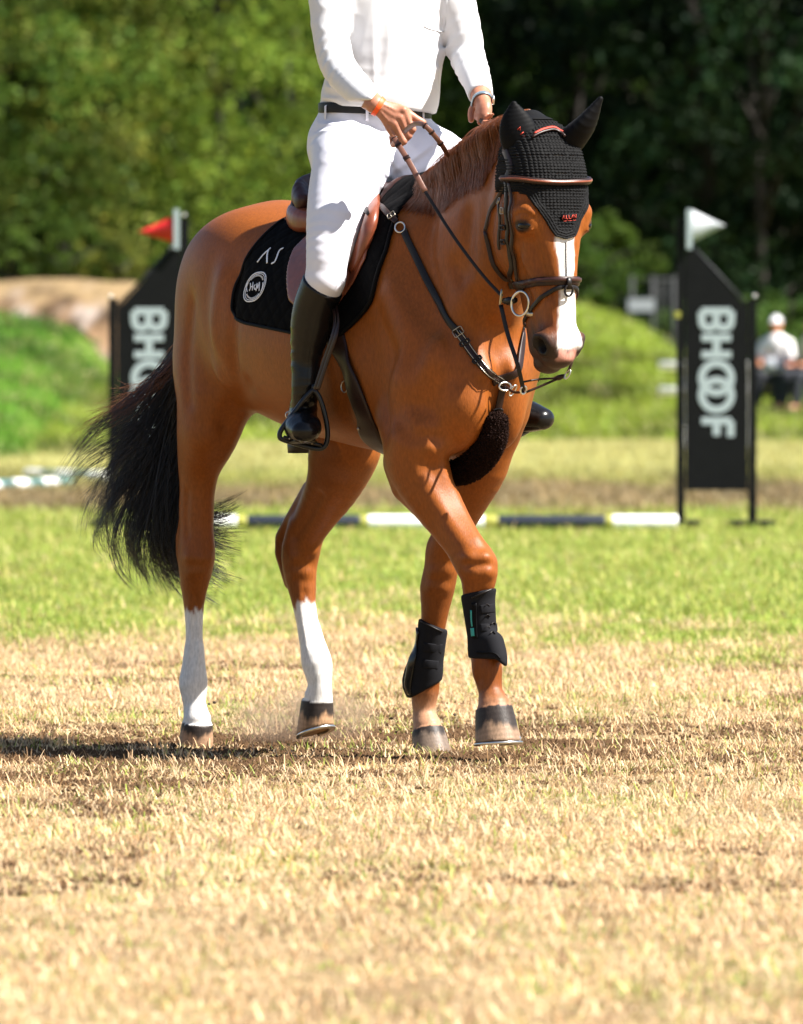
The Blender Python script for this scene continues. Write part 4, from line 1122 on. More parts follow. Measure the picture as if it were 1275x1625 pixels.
def limbs(g, d=0.0, parts='tal', k=.02):
    if 't' in parts:
        g.tube(TOR, np.array([.115, .105, .108, .12, .11, .07]) + d, np.array([.165, .158, .160, .185, .19, .12]) + d, up=(1, 0, 0), k=k, sub=4)
    if 'a' in parts:
        g.tube(arR, np.array([.062, .050, .044, .040, .028]) + d, k=.04, sub=4)
        g.tube(arL, np.array([.062, .050, .044, .040, .028]) + d, k=.04, sub=4)
    if 'l' in parts:
        for mr in (0, 1):
            q = mir(thR) if mr else thR; q2 = mirL(shR) if mr else shR; q3 = mirL(ft) if mr else ft
            g.tube(q, np.array([.105, .098, .090, .080, .062, .056]) + d, k=.05, sub=4)
            g.tube(q2, np.array([.056, .052, .050, .040, .034, .034]) + d, k=.02, sub=3)
            g.tube(q3, np.array([.028, .030, .034, .024]) + d, np.array([.030, .034, .040, .030]) + d, up=(0, 0, 1), k=.03, sub=3)
H = .0042
Rg = Grid((-.06, -.48, .92), (.90, .48, 2.86), H)
limbs(Rg, 0.0)
# neck and head
Rg.tube([(.27, 0, 2.38), (.275, 0, 2.47), (.29, 0, 2.54)], [.062, .056, .058], k=.04, sub=2)
Rg.ell((.30, 0, 2.645), (.095, .076, .115), k=.02); Rg.ell((.345, 0, 2.575), (.048, .050, .045), k=.03)
Rg.tube([(.392, 0, 2.655), (.412, 0, 2.618)], [.008, .014], k=.012)
for s in (-1, 1):
    Rg.ell((.378, .032 * s, 2.65), (.016, .016, .010), k=.01, carve=True); Rg.ell((.30, .078 * s, 2.63), (.018, .010, .030), k=.008)
Rg.tube([(.398, -.024, 2.583), (.405, 0, 2.585), (.398, .024, 2.583)], .006, k=.006)
# right hand: the back of the hand faces out, fingers closed round the rein
def W(x, y, dy=0.0): return wpx(x, y, YW + dy)
Rg.tube([W(596, 166), W(606, 172), W(622, 182), W(632, 190)], [.026, .027, .033, .030], [.020, .019, .018, .016], up=[tuple(W(640, 172) - W(618, 208))] * 4, k=.012, sub=3)
for (m_, p_, d_, t_, r) in (((641, 175, -.008), (655, 205, -.006), (648, 214, .022), (636, 204, .032), .0112),
                            ((636, 187, -.010), (649, 215, -.004), (641, 222, .024), (630, 211, .034), .0112),
                            ((627, 197, -.010), (641, 224, -.006), (632, 229, .020), (622, 218, .032), .0112),
                            ((618, 204, -.006), (629, 224, -.002), (624, 230, .020), (622, 222, .030), .0095)):
    Rg.tube([W(604, 178, .0), W(*m_)], [.010, r * 1.05], k=.010)
    Rg.tube([W(*m_), W((m_[0] + p_[0]) / 2, (m_[1] + p_[1]) / 2, -.006), W(*p_)], [r * 1.08, r * .92, r], k=.0035, sub=3)
    Rg.tube([W(*p_), W(*d_), W(*t_)], [r, r * .9, r * .8], k=.004, sub=2)
Rg.tube([W(612, 168, .005), W(634, 172, .006), W(645, 177, .008)], [.014, .0135, .0115], k=.010, sub=2)
Rg.tube([W(643, 176, .008), W(660, 188, .010), W(672, 194, .012)], [.0125, .0115, .0095], k=.006, sub=2)
for q in ((608, 165, 628, 175), (606, 171, 626, 184), (604, 178, 618, 194)):    # tendons
    Rg.tube([W(q[0], q[1], -.018), W(q[2], q[3], -.017)], .0022, k=.008)
# left hand: seen from the front, thumb on top
def WL(x, y, b): return hp(x, y, b)
Rg.tube([arL[-1], WL(768, 172, .125), WL(768, 184, .120)], [.024, .030, .028], [.020, .022, .022], k=.012, sub=3)
for i, (x, y) in enumerate(((757, 176), (762, 184), (769, 190), (777, 194))):
    Rg.tube([WL(x + 12, y - 6, .125), WL(x + 2, y + 1, .110), WL(x + 0, y + 10, .108)], [.0100, .0100, .0088], k=.004, sub=3)
    Rg.tube([WL(x, y + 10, .108), WL(x + 8, y + 14, .125)], [.0088, .008], k=.004)
Rg.tube([WL(757, 164, .125), WL(749, 176, .112), WL(748, 190, .105)], [.013, .0115, .0095], k=.006, sub=3)
# ---- shirt: loose over the body, gathered at belt and cuffs
Sg2 = Rg.sub((-.02, -.46, 1.88), (.78, .46, 2.50))
TS = [(.195, 0, 1.90), (.215, .004, 1.945), (.235, .01, 1.985), (.25, .014, 2.05), (.265, .018, 2.20), (.27, .01, 2.33), (.27, 0, 2.41)]
Sg2.tube(TS, [.118, .124, .138, .132, .136, .122, .075], [.176, .182, .188, .180, .190, .198, .11], up=(1, 0, 0), k=.02, sub=4)
Sg2.tube(arR, [.066, .056, .053, .047, .040], k=.035, sub=4)
Sg2.tube(arL, [.070, .058, .053, .044, .036], k=.035, sub=4)
Sg2.fold(arR[2], arR[3] - arR[1], .036, .0050, .11)
Sg2.fold(arR[3], arR[4] - arR[2], .030, .0032, .09, .4, 2)
Sg2.fold(arL[2], arL[3] - arL[1], .038, .0055, .12, .5, 1)
Sg2.fold(arL[3], arL[4] - arL[2], .028, .0035, .09, .4, 3)
Sg2.fold((.33, -.05, 2.02), (.1, 1, .25), .085, .0022, .20, .3, 1)
Sg2.fold((.33, .10, 2.1), (.1, 1, -.15), .11, .0026, .26, .3, 4)
Sg2.fold((.25, -.17, 1.98), (.3, .2, 1), .045, .0045, .10, .5, 2)
Sg2.fold((.30, .16, 1.97), (.1, 1, .2), .045, .0040, .09, .5, 5)
Sg2.fold((.30, -.16, 2.25), (.2, .6, 1), .07, .0028, .14, .4, 3)
Sg2.fold((.32, .15, 2.25), (.2, -.6, 1), .07, .0028, .14, .4, 6)
Sg2.fold((.35, .0, 2.2), (.05, 1, .05), .14, .0018, .25, .2, 0)
nC = unit(W(612, 174) - W(586, 156))
cutw = -Sg2.plane((0, 0, 1.935), (0, .06, 1)); cR = Sg2.plane(W(590, 159), nC); cL = Sg2.plane(hp(764, 150, .145), unit(arL[4] - arL[3]))
F_ = np.maximum(Sg2.F, cutw); F_ = np.where(Sg2.ball(arR[4]) < .12, np.maximum(F_, cR), F_); F_ = np.where(Sg2.ball(arL[4]) < .12, np.maximum(F_, cL), F_)
Sg2.F = F_.astype(np.float32); Sg2.blur(1)
V, Q = surface(Sg2.F, Sg2.lo, Sg2.h)
shirt = mesh_obj('shirt', V, Q, M['shirt'], rid)
z2 = lambda x, y: (480 + x / 3.75, y / 3.75)
def seam(obj, pts, w, t, mat, name, parent, off=None):
    hs = [onmesh(obj, *p, t * .3 if off is None else off) for p in pts]; hs = [h for h in hs if h is not None]
    if len(hs) < 2: return
    P = catmull(np.array([h[0] for h in hs]), 4); N = catmull(np.array([h[1] for h in hs]), 4)
    return mesh_obj(name, *sweep(P, N, w, t, m=8), mat, parent)
seam(shirt, [z2(727, 158), z2(760, 172), z2(800, 182), z2(843, 190)], .0022, .003, M['shirt'], 'pocket_hem', shirt)
seam(shirt, [z2(727, 158), z2(728, 80), z2(731, 2)], .0016, .002, M['shirt'], 'pocket_edge', shirt)
seam(shirt, [z2(843, 190), z2(852, 110), z2(862, 2)], .0016, .002, M['shirt'], 'pocket_edge', shirt)
# ---- breeches
Bg = Rg.sub((-.06, -.46, 1.30), (.66, .46, 1.99))
PT = [(.165, 0, 1.76), (.185, 0, 1.84), (.205, 0, 1.90), (.22, 0, 1.96)]
Bg.tube(PT, [.128, .126, .118, .112], [.172, .176, .174, .170], up=(1, 0, 0), k=.02, sub=3)
for mr in (0, 1):
    q = mir(thR) if mr else thR; s = 1 if mr else -1
    Bg.tube(q, [.103, .100, .095, .086, .066, .058], k=.06, sub=4)
    q2 = mirL(shR) if mr else np.array(shR); Bg.tube([q[5], q2[0], q2[1]], [.061, .061, .055], k=.01)
    Bg.tube([(.22, .04 * s, 1.80), (.30, .11 * s, 1.75), (.38, .19 * s, 1.66)], [.10, .095, .07], k=.05, sub=3)
Bg.fold((.30, -.16, 1.84), (.2, .45, 1), .050, .0045, .13, .35, 1)
Bg.fold((.36, -.06, 1.78), (.3, .7, .7), .045, .0055, .11, .4, 2)
Bg.fold((.36, .10, 1.80), (.3, -.7, .8), .05, .005, .13, .4, 2)
Bg.fold(thR[4] + np.array([.05, 0, .06]), (0, .2, 1), .04, .0022, .09, .4, 0)
Bg.fold((.38, -.17, 1.70), (.5, .5, .9), .05, .0035, .10, .3, 4)
Bg.F = np.maximum(Bg.F, Bg.plane((0, 0, 1.955), (0, .05, 1))); Bg.blur(1)
V, Q = surface(Bg.F, Bg.lo, Bg.h)
bre = mesh_obj('breeches', V, Q, M['breeches'], rid)
# the body is kept just inside the clothes wherever they cover it
for g_, z0, zt_ in ((Sg2, 1.895, 2.43), (Bg, 1.36, 1.94)):
    w = g_.sl; X, Y, Z = Rg.xyz(w)
    nearh = (Rg.ball(W(625, 195), w) < .125) & (Rg.plane(W(584, 153), nC, w) > 0) | (Rg.ball(arL[4], w) < .09) & (Rg.plane(arL[3], unit(arL[4] - arL[3]), w) > .012)
    m = (Z > z0) & (Z < zt_) & ~nearh & (X < .9 if g_ is Sg2 else X < .62)
    Rg.F[w] = np.where(m, np.maximum(Rg.F[w], g_.F + .005), Rg.F[w])
V, Q = surface(Rg.F, Rg.lo, Rg.h)
rc = np.tile(np.array([.36, .150, .090]), (len(V), 1))
dk = np.linalg.norm(V - W(650, 212), axis=1); rc = mixc(rc, sm(dk, .035, .0) * .35, (.42, .13, .085))
M['skin'] = new_mat('skin', (.33, .135, .08), .48, spec=.4, noise=.12, nscale=70, bump=.3, bscale=300, bdist=.0012, sss=.06, attr=True)
rbody = mesh_obj('body', V, Q, M['skin'], rid, col=rc)
# ---- belt
Bf = np.maximum(Bg.F, 0)
def belt_loop(zc, off, n=64):
    P = []
    for a in np.linspace(0, 2 * math.pi, n, endpoint=False):
        d = np.array([math.cos(a), math.sin(a), 0]); c = np.array([.215, 0, zc])
        t = np.linspace(0, .3, 150)[:, None]; q = c + d * t; q[:, 2] += -.05 * q[:, 1]
        f = Bg.sample(q); k = np.argmax(f > 0); P.append(q[k] + d * off)
    P = np.array(P); C_ = P.mean(0); N = P - C_; N[:, 2] = 0; N /= np.linalg.norm(N, axis=1, keepdims=True)
    for _ in range(2): P = (np.roll(P, 1, 0) + 2 * P + np.roll(P, -1, 0)) / 4
    return P, N
M['belt'] = new_mat('belt_leather', (.007, .008, .011), .5, spec=.25, bump=.6, bscale=160, bdist=.002)
P, N = belt_loop(1.932, .006); belt = mesh_obj('belt', *sweep(P, N, .032, .006, True, True), M['belt'], rid)
for px in (518, 583, 671):
    h0, h1 = onmesh(belt, px, 178 if px < 600 else 187, .0035), None
    if h0:
        c, n0 = h0; n0 = unit(n0 * (1, 1, 0)); mesh_obj('belt_loop', *sweep([c + (0, 0, .024) - n0 * .006, c + (0, 0, .019), c, c + (0, 0, -.019), c + (0, 0, -.026) - n0 * .006], [n0] * 5, .009, .003), M['breeches'], bre)
# ---- wristband and watch
M['orange'] = new_mat('orange_band', (.95, .10, .01), .5)
d_ = unit(W(622, 182) - W(590, 161)); u_ = unit(np.cross(d_, (0, 0, 1))); v_ = np.cross(d_, u_)
P = ringpts(W(601, 169), u_, v_, .0225, .0285, 36)
P = np.array([p for p in P]); 
def fit(P, g, off, c):
    out = []
    for p in P:
        d = unit(p - c); t = np.linspace(0, .06, 100)[:, None]; f = g.sample(c + d * t); k = np.argmax(f > 0); out.append(c + d * (t[k] + off))
    out = np.array(out)
    for _ in range(2): out = (np.roll(out, 1, 0) + 2 * out + np.roll(out, -1, 0)) / 4
    return out
c_ = W(598, 168); P = fit(P, Rg, .002, c_); N = P - c_; N /= np.linalg.norm(N, axis=1, keepdims=True)
mesh_obj('wristband', *sweep(P, N, .015, .0016, True, True), M['orange'], rid)
dl = unit(np.array(hp(768, 172, .125)) - arL[3]); ul = unit(np.cross(dl, (0, 0, 1))); vl = np.cross(dl, ul)
cl_ = np.array(hp(767, 158, .135)); P = fit(ringpts(cl_, ul, vl, .024, .024, 36), Rg, .002, cl_); N = P - cl_; N /= np.linalg.norm(N, axis=1, keepdims=True)
watch = mesh_obj('watch', *sweep(P, N, .014, .004, True, True), new_mat('watch_strap', (.22, .30, .36), .3, metal=.6), rid)
k_ = int(np.argmax(P @ np.array([.3, .9, .2]))); mesh_obj('watch_case', *sweep([P[k_] - N[k_] * .001, P[k_] + N[k_] * .006], [dl, dl], .030, .030, False, m=20), M['steel'], watch)
# ---- riding boots
def rboot(mr):
    g = Grid((-.02 if 1 else 0, -.50, .88), (.66, .50, 1.50), .0045)
    q = mirL(shR) if mr else np.array(shR); f3 = mirL(ft) if mr else np.array(ft); s = 1 if mr else -1
    top = q[0] + (q[0] - q[1]) * .9
    g.tube(np.vstack([[top], q]), [.066, .066, .0635, .060, .046, .040, .043], k=.01, sub=4)
    g.tube(f3, [.040, .045, .050, .034], [.042, .047, .056, .042], up=(0, 0, 1), k=.035, sub=4)
    g.fold((q[4] + q[5]) / 2, q[5] - q[3], .030, .0040, .07, .35, 0)
    g.fold(q[3], q[4] - q[2], .05, .0025, .10, .3, 2)
    g.fold(f3[2] + np.array([0, 0, .03]), f3[3] - f3[1], .022, .0018, .05, .2, 2)
    # the top edge is cut low in front, high at the outer back
    F_ = np.maximum(g.F, g.plane(np.array(hp(520, 461, -.318) * ((1, -1, 1) if mr else 1)), unit((.75, .25 * s * -1, 1))))
    g.F = F_.astype(np.float32); g.blur(1)
    V, Q = surface(g.F, g.lo, g.h)
    o = mesh_obj('riding_boot', V, Q, M['boot_leather'], rid)
    # sole and heel
    P = np.array([f3[0] + (0, 0, -.036), f3[1] + (0, 0, -.040), f3[2] + (0, 0, -.045), f3[3] + (0, 0, -.026)])
    P = catmull(P, 4)
    mesh_obj('sole', *sweep(P, np.tile((0, 0, 1), (len(P), 1)), np.interp(np.linspace(0, 1, len(P)), [0, .3, .65, 1], [.062, .064, .092, .050]), .012), M['leather_black'], o)
    h_ = f3[0] + np.array([0, 0, -.040]); 
    mesh_obj('heel', *sweep([h_, h_ + (0, 0, -.017), h_ + (0, 0, -.034)], [(1, 0, 0)] * 3, [.062, .060, .058], [.056, .053, .050], True, False, 16), M['leather_black'], o)
    return o, g
rb, g1 = rboot(0); lb, g2 = rboot(1)
lb['label'] = 'far riding boot'
sp_ = hp(470, 662, -.345); ring('spur_ring', wpx(458, 659, 25.52), unit((.5, .8, .2)), unit((-.1, -.2, 1)), .008, .010, .0018, M['steel'], rb)
# ---- helmet
M['helmet'] = new_mat('helmet_shell', (.015, .015, .018), .35)
Hg = Grid((.12, -.16, 2.58), (.50, .16, 2.84), .005)
Hg.ell((.295, 0, 2.665), (.122, .098, .118), k=.01); Hg.tube([(.38, -.06, 2.69), (.425, 0, 2.685), (.38, .06, 2.69)], [.006] * 3, [.03] * 3, up=(0, 0, 1), k=.02, sub=4)
Hg.F = np.maximum(Hg.F, 2.665 - Hg.ax[2][None, None, :]).astype(np.float32)
V, Q = surface(Hg.F, Hg.lo, Hg.h); mesh_obj('helmet', V, Q, M['helmet'], rid)

# ---- stirrup irons
M['iron'] = new_mat('black_iron', (.008, .008, .010), .3, spec=.4, metal=.2)
def iron(label, mr):
    t = root('stirrup', label, 'stirrup')
    fr_ = [(498, 618), (484, 632), (466, 656), (448, 680), (444, 692), (450, 698), (480, 707), (507, 712), (518, 704), (520, 682), (514, 650), (506, 628)]
    P = np.array([wpx(x, y, 25.455) for x, y in fr_])
    P = mirL(P) if mr else P
    P = catmull(np.vstack([P, P[:1]]), 5)[:-1]
    nn = unit(ft[3] - ft[0]); nn = mir(nn) if mr else nn
    Cc = P.mean(0); N = P - Cc; N -= np.outer(N @ nn, nn); N /= np.linalg.norm(N, axis=1, keepdims=True)
    mesh_obj('frame', *sweep(P, N, .030, .015, True, True, 10), M['iron'], t)
    b0, b1 = [np.array(wpx(x, y, 25.455)) for x, y in ((450, 696), (512, 709))]
    if mr: b0, b1 = mirL(b0), mirL(b1)
    B = np.linspace(b0, b1, 8) + (0, 0, .004)
    mesh_obj('tread', *sweep(B, np.tile((0, 0, 1), (8, 1)), .050, .012), M['leather_black'], t)
    for i in (1, 3, 5):
        mesh_obj('tread_stud', *uvs(B[i] + nn * .026, .003, 8, 6), M['brass'], t)
    e = np.array(wpx(500, 616, 25.455)); e = mirL(e) if mr else e
    mesh_obj('eye', *rope([e + (0, 0, -.006), e + (0, 0, .012)], [.012, .010], 12), M['iron'], t)
    return t
iron('black stirrup iron on the booted foot nearest the camera', 0)
iron('black stirrup iron on the far foot, showing beyond the chest', 1)
# ------------------------------------------------------------------ ground
def vnoise(x, y, seed=0):
    """smooth value noise for arrays"""
    xi = np.floor(x).astype(np.int64); yi = np.floor(y).astype(np.int64); fx = x - xi; fy = y - yi
    fx = fx * fx * (3 - 2 * fx); fy = fy * fy * (3 - 2 * fy)
    def h(a, b): 
        n = (a * 374761393 + b * 668265263 + seed * 982451653) & 0x7fffffff; n = ((n ^ (n >> 13)) * 1274126177) & 0x7fffffff
        return ((n ^ (n >> 16)) & 0xffff) / 65535.0
    return (h(xi, yi) * (1 - fx) + h(xi + 1, yi) * fx) * (1 - fy) + (h(xi, yi + 1) * (1 - fx) + h(xi + 1, yi + 1) * fx) * fy
def fbm(x, y, seed=0, o=4):
    r = 0; a = .5
    for i in range(o): r = r + a * vnoise(x * 2 ** i, y * 2 ** i, seed + i); a *= .5
    return r / (1 - .5 ** o)
def gz(x, y):
    base = np.interp(y, [15, 24.8, 25.8, 26.5, 28.5, 31, 200], [0, -.002, -.008, -.026, -.020, 0, 0])
    return base + (fbm(x * 1.3, y * .9, 3, 4) - .5) * .022 * np.clip((60 - y) / 20, 0, 1)
def dirt(x, y):      # worn, trampled soil showing through near the horse's track
    d = (.38 + .62 * np.exp(-((x + .15) / .75) ** 2)) * np.exp(-((y - 26.2 - .25 * np.sin(x * 2)) / 1.5) ** 2) * .85 + .30 * sm(fbm(x * 1.3, y * .8, 11), .56, .78)
    return np.clip(d * (.1 + 1.8 * sm(fbm(x * 4.5, y * 3.5, 21), .35, .7)), 0, 1)
def green(x, y):     # share of living grass
    n = fbm(x * .7, y * .22, 31); n2 = fbm(x * 3, y * 1.3, 41)
    g = sm(y + (n - .5) * 22 + (n2 - .5) * 8, 27, 42) * (.85 + .4 * n2) + .16 * sm(n2, .45, .8)
    g = g * (1 - .75 * sm(y, 60, 66) ) + .10
    return np.clip(g, 0, 1)
def nm(nt, t, **k):
    n = nt.nodes.new(t)
    for a, b in k.items():
        if hasattr(n, a): setattr(n, a, b)
        else: n.inputs[a].default_value = b
    return n
def ground_mat():
    m = bpy.data.materials.new('field_ground'); m.use_nodes = True; nt = m.node_tree; L = nt.links; b = nt.nodes['Principled BSDF']
    b.inputs['Roughness'].default_value = .95; b.inputs['Specular IOR Level'].default_value = .1
    at = nm(nt, 'ShaderNodeAttribute'); at.attribute_name = 'Col'
    tc = nm(nt, 'ShaderNodeTexCoord')
    mp = nm(nt, 'ShaderNodeMapping'); mp.inputs['Scale'].default_value = (1, .45, 1); L.new(tc.outputs['Object'], mp.inputs[0])
    n1 = nm(nt, 'ShaderNodeTexNoise'); n1.inputs['Scale'].default_value = 5; n1.inputs['Detail'].default_value = 8; n1.inputs['Roughness'].default_value = .7
    L.new(mp.outputs[0], n1.inputs['Vector'])
    n2 = nm(nt, 'ShaderNodeTexNoise'); n2.inputs['Scale'].default_value = 60; n2.inputs['Detail'].default_value = 5; L.new(tc.outputs['Object'], n2.inputs['Vector'])
    r1 = nm(nt, 'ShaderNodeMapRange'); r1.inputs[1].default_value = .3; r1.inputs[2].default_value = .7; r1.inputs[3].default_value = .72; r1.inputs[4].default_value = 1.3; L.new(n1.outputs[0], r1.inputs[0])
    r2 = nm(nt, 'ShaderNodeMapRange'); r2.inputs[1].default_value = .3; r2.inputs[2].default_value = .7; r2.inputs[3].default_value = .7; r2.inputs[4].default_value = 1.3; L.new(n2.outputs[0], r2.inputs[0])
    mu = nm(nt, 'ShaderNodeMath'); mu.operation = 'MULTIPLY'; L.new(r1.outputs[0], mu.inputs[0]); L.new(r2.outputs[0], mu.inputs[1])
    vm = nm(nt, 'ShaderNodeVectorMath'); vm.operation = 'SCALE'; L.new(at.outputs['Color'], vm.inputs[0]); L.new(mu.outputs[0], vm.inputs['Scale'])
    L.new(vm.outputs[0], b.inputs['Base Color'])
    bp = nm(nt, 'ShaderNodeBump'); bp.inputs['Strength'].default_value = .7; bp.inputs['Distance'].default_value = .02
    L.new(n2.outputs[0], bp.inputs['Height']); L.new(bp.outputs[0], b.inputs['Normal'])
    return m
TAN = np.array([.33, .23, .13]); SOIL = np.array([.15, .088, .045]); GRN = np.array([.15, .20, .027]); FART = np.array([.25, .235, .085]); WORN = np.array([.155, .115, .055])
def gcol(x, y):
    g = green(x, y)[:, None]; d = dirt(x, y)[:, None] * (y < 60)[:, None]
    c = TAN * .80 * (1 - g) + GRN * g
    c = c * (1 - d) + SOIL * d
    far = sm(y, 60, 66)[:, None]
    yg = np.array([.175, .185, .040]); c = c * (1 - far) + yg * far
    w = sm(y + (fbm(x * .9, y * .12, 5) - .5) * 14, 59, 66)[:, None] * (1 - sm(y + (fbm(x * .9, y * .12, 6) - .5) * 22, 72, 84)[:, None]); c = c * (1 - w) + WORN * (.45 + 1.0 * fbm(x * 3, y * .5, 8)[:, None]) * w
    t = sm(y, 76, 88)[:, None]; c = c * (1 - t) + FART * (.85 + .3 * fbm(x * .4, y * .1, 9)[:, None]) * t
    return c
ys = np.concatenate([np.linspace(-60, 13, 10), np.linspace(13.5, 40, 330), np.linspace(40.3, 125, 260), np.geomspace(127, 1500, 40)])
xs = np.concatenate([-np.geomspace(900, 14, 24), np.linspace(-13, 13, 240), np.geomspace(14, 900, 24)])
XX, YY = np.meshgrid(xs, ys); ZZ = gz(XX, YY)
nv = len(xs); I = np.arange(len(ys) - 1)[:, None] * nv + np.arange(nv - 1)[None, :]
GF = np.stack([I, I + 1, I + nv + 1, I + nv], -1).reshape(-1, 4)
gmat = ground_mat()
gnd = mesh_obj('ground', np.stack([XX, YY, ZZ], -1).reshape(-1, 3), GF, gmat, col=gcol(XX.ravel(), YY.ravel()))
gnd['kind'] = 'structure'

# ---- grass: tufts of straw and living blades
def blade_mat():
    m = bpy.data.materials.new('grass_blades'); m.use_nodes = True; nt = m.node_tree; L = nt.links; b = nt.nodes['Principled BSDF']
    a = nm(nt, 'ShaderNodeAttribute'); a.attribute_type = 'INSTANCER'; a.attribute_name = 'tint'
    c = nm(nt, 'ShaderNodeAttribute'); c.attribute_name = 'Col'
    v = nm(nt, 'ShaderNodeVectorMath'); v.operation = 'MULTIPLY'; L.new(a.outputs['Color'], v.inputs[0]); L.new(c.outputs['Color'], v.inputs[1])
    L.new(v.outputs[0], b.inputs['Base Color']); b.inputs['Roughness'].default_value = .6; b.inputs['Specular IOR Level'].default_value = .25
    tr = nm(nt, 'ShaderNodeBsdfTranslucent'); L.new(v.outputs[0], tr.inputs['Color']); mx = nm(nt, 'ShaderNodeMixShader'); mx.inputs[0].default_value = .25
    L.new(b.outputs[0], mx.inputs[1]); L.new(tr.outputs[0], mx.inputs[2]); L.new(mx.outputs[0], nt.nodes['Material Output'].inputs[0])
    return m
bmat = blade_mat()
def tuft_mesh(seed, n=15, R=.045, hmax=.045, flat=.5):
    r = np.random.default_rng(seed); V, F, Cc = [], [], []
    for i in range(n):
        p = np.array([*(r.normal(0, R * .5, 2)), 0]); az = r.random() * 6.283; L_ = hmax * (.45 + .8 * r.random()); el = r.uniform(.15, 1.35) if r.random() > flat else r.uniform(.0, .4)
        d = np.array([math.cos(az), math.sin(az), 0]); sd = np.array([-math.sin(az), math.cos(az), 0]); w = r.uniform(.0011, .0022)
        pts = []; q = p.copy(); e = el; K = 4
        for k in range(K): pts.append(q.copy()); q = q + (d * math.cos(e) + np.array([0, 0, math.sin(e)])) * L_ / (K - 1); e -= r.uniform(.05, .5)
        b0 = len(V); cv = r.uniform(.65, 1.25); hue = r.normal(0, .06)
        for k, q in enumerate(pts):
            ww = w * (1 - k / K) + .0003; q[2] = max(q[2], .001)
            V.append(q - sd * ww); V.append(q + sd * ww); Cc += [[cv * (1 + hue), cv, cv * (1 - hue)]] * 2
        for k in range(K - 1): a = b0 + 2 * k; F.append((a, a + 1, a + 3, a + 2))
    return np.array(V), np.array(F), np.array(Cc)
tufts = []
hid = bpy.data.collections.new('tuft_sources')
for i in range(7):
    V, F, Cc = tuft_mesh(100 + i, n=18, R=.06 + .012 * (i % 3), hmax=.028 + .007 * (i % 4), flat=.86 if i < 5 else .45)
    o = mesh_obj('grass_tuft_source', V, F, bmat, col=Cc, smooth=False); C.collection.objects.unlink(o); hid.objects.link(o); tufts.append(o)
def scatter(name, P, tint, scale, label=None):
    me = bpy.data.meshes.new(name); me.vertices.add(len(P)); me.vertices.foreach_set('co', P.astype(np.float32).ravel())
    a = me.attributes.new('tint', 'FLOAT_COLOR', 'POINT'); c4 = np.ones((len(P), 4), dtype=np.float32); c4[:, :3] = tint; a.data.foreach_set('color', c4.ravel())
    a = me.attributes.new('sc', 'FLOAT', 'POINT'); a.data.foreach_set('value', scale.astype(np.float32))
    a = me.attributes.new('rz', 'FLOAT_VECTOR', 'POINT'); rz = np.zeros((len(P), 3), dtype=np.float32); rz[:, 2] = rng.random(len(P)) * 6.283; a.data.foreach_set('vector', rz.ravel())
    me.update(); o = bpy.data.objects.new(name, me); link(o)
    ng = bpy.data.node_groups.new(name + '_nodes', 'GeometryNodeTree')
    ng.interface.new_socket('Geometry', in_out='INPUT', socket_type='NodeSocketGeometry'); ng.interface.new_socket('Geometry', in_out='OUTPUT', socket_type='NodeSocketGeometry')
    gi = ng.nodes.new('NodeGroupInput'); go = ng.nodes.new('NodeGroupOutput')
    ci = ng.nodes.new('GeometryNodeCollectionInfo'); ci.inputs[0].default_value = hid; ci.inputs['Separate Children'].default_value = True; ci.inputs['Reset Children'].default_value = True
    m2p = ng.nodes.new('GeometryNodeMeshToPoints'); iop = ng.nodes.new('GeometryNodeInstanceOnPoints'); iop.inputs['Pick Instance'].default_value = True
    a1 = ng.nodes.new('GeometryNodeInputNamedAttribute'); a1.data_type = 'FLOAT'; a1.inputs[0].default_value = 'sc'
    a2 = ng.nodes.new('GeometryNodeInputNamedAttribute'); a2.data_type = 'FLOAT_VECTOR'; a2.inputs[0].default_value = 'rz'
    L = ng.links; L.new(gi.outputs[0], m2p.inputs[0]); L.new(m2p.outputs[0], iop.inputs['Points']); L.new(ci.outputs[0], iop.inputs['Instance'])
    L.new(a1.outputs[0], iop.inputs['Scale']); L.new(a2.outputs[0], iop.inputs['Rotation']); L.new(iop.outputs[0], go.inputs[0])
    md = o.modifiers.new('scatter', 'NODES'); md.node_group = ng
    o['kind'] = 'stuff'
    return o
def spots(n, y0, y1, extra=.9, power=1.0):
    y = y0 + (y1 - y0) * rng.random(n * 2) ** power
    keep = rng.random(n * 2) < (.0500 * y + extra) / (.0500 * y1 + extra); y = y[keep][:n]
    hw = .0500 * y + extra; x = (rng.random(len(y)) * 2 - 1) * hw
    return x, y
def tints(x, y):
    g = green(x, y); d = dirt(x, y); r = rng.random(len(x)); u = rng.random(len(x))
    straw = np.array([.61, .43, .25]) * (.75 + .45 * u)[:, None]
    brown = np.array([.20, .12, .06]) * (.7 + .6 * u)[:, None]
    grn = np.array([.19, .25, .036]) * (.7 + .7 * u)[:, None]; ygr = np.array([.35, .35, .09]) * (.8 + .4 * u)[:, None]
    c = straw.copy(); c = np.where((r < .14 + .6 * d)[:, None], brown, c)
    c = c * (.72 + .56 * fbm(x * 2.6, y * 1.6, 29))[:, None]; rg = rng.random(len(x)); isg = rg < g * .95; c = np.where(isg[:, None], np.where((rng.random(len(x)) < .55)[:, None], grn, ygr), c)
    return c
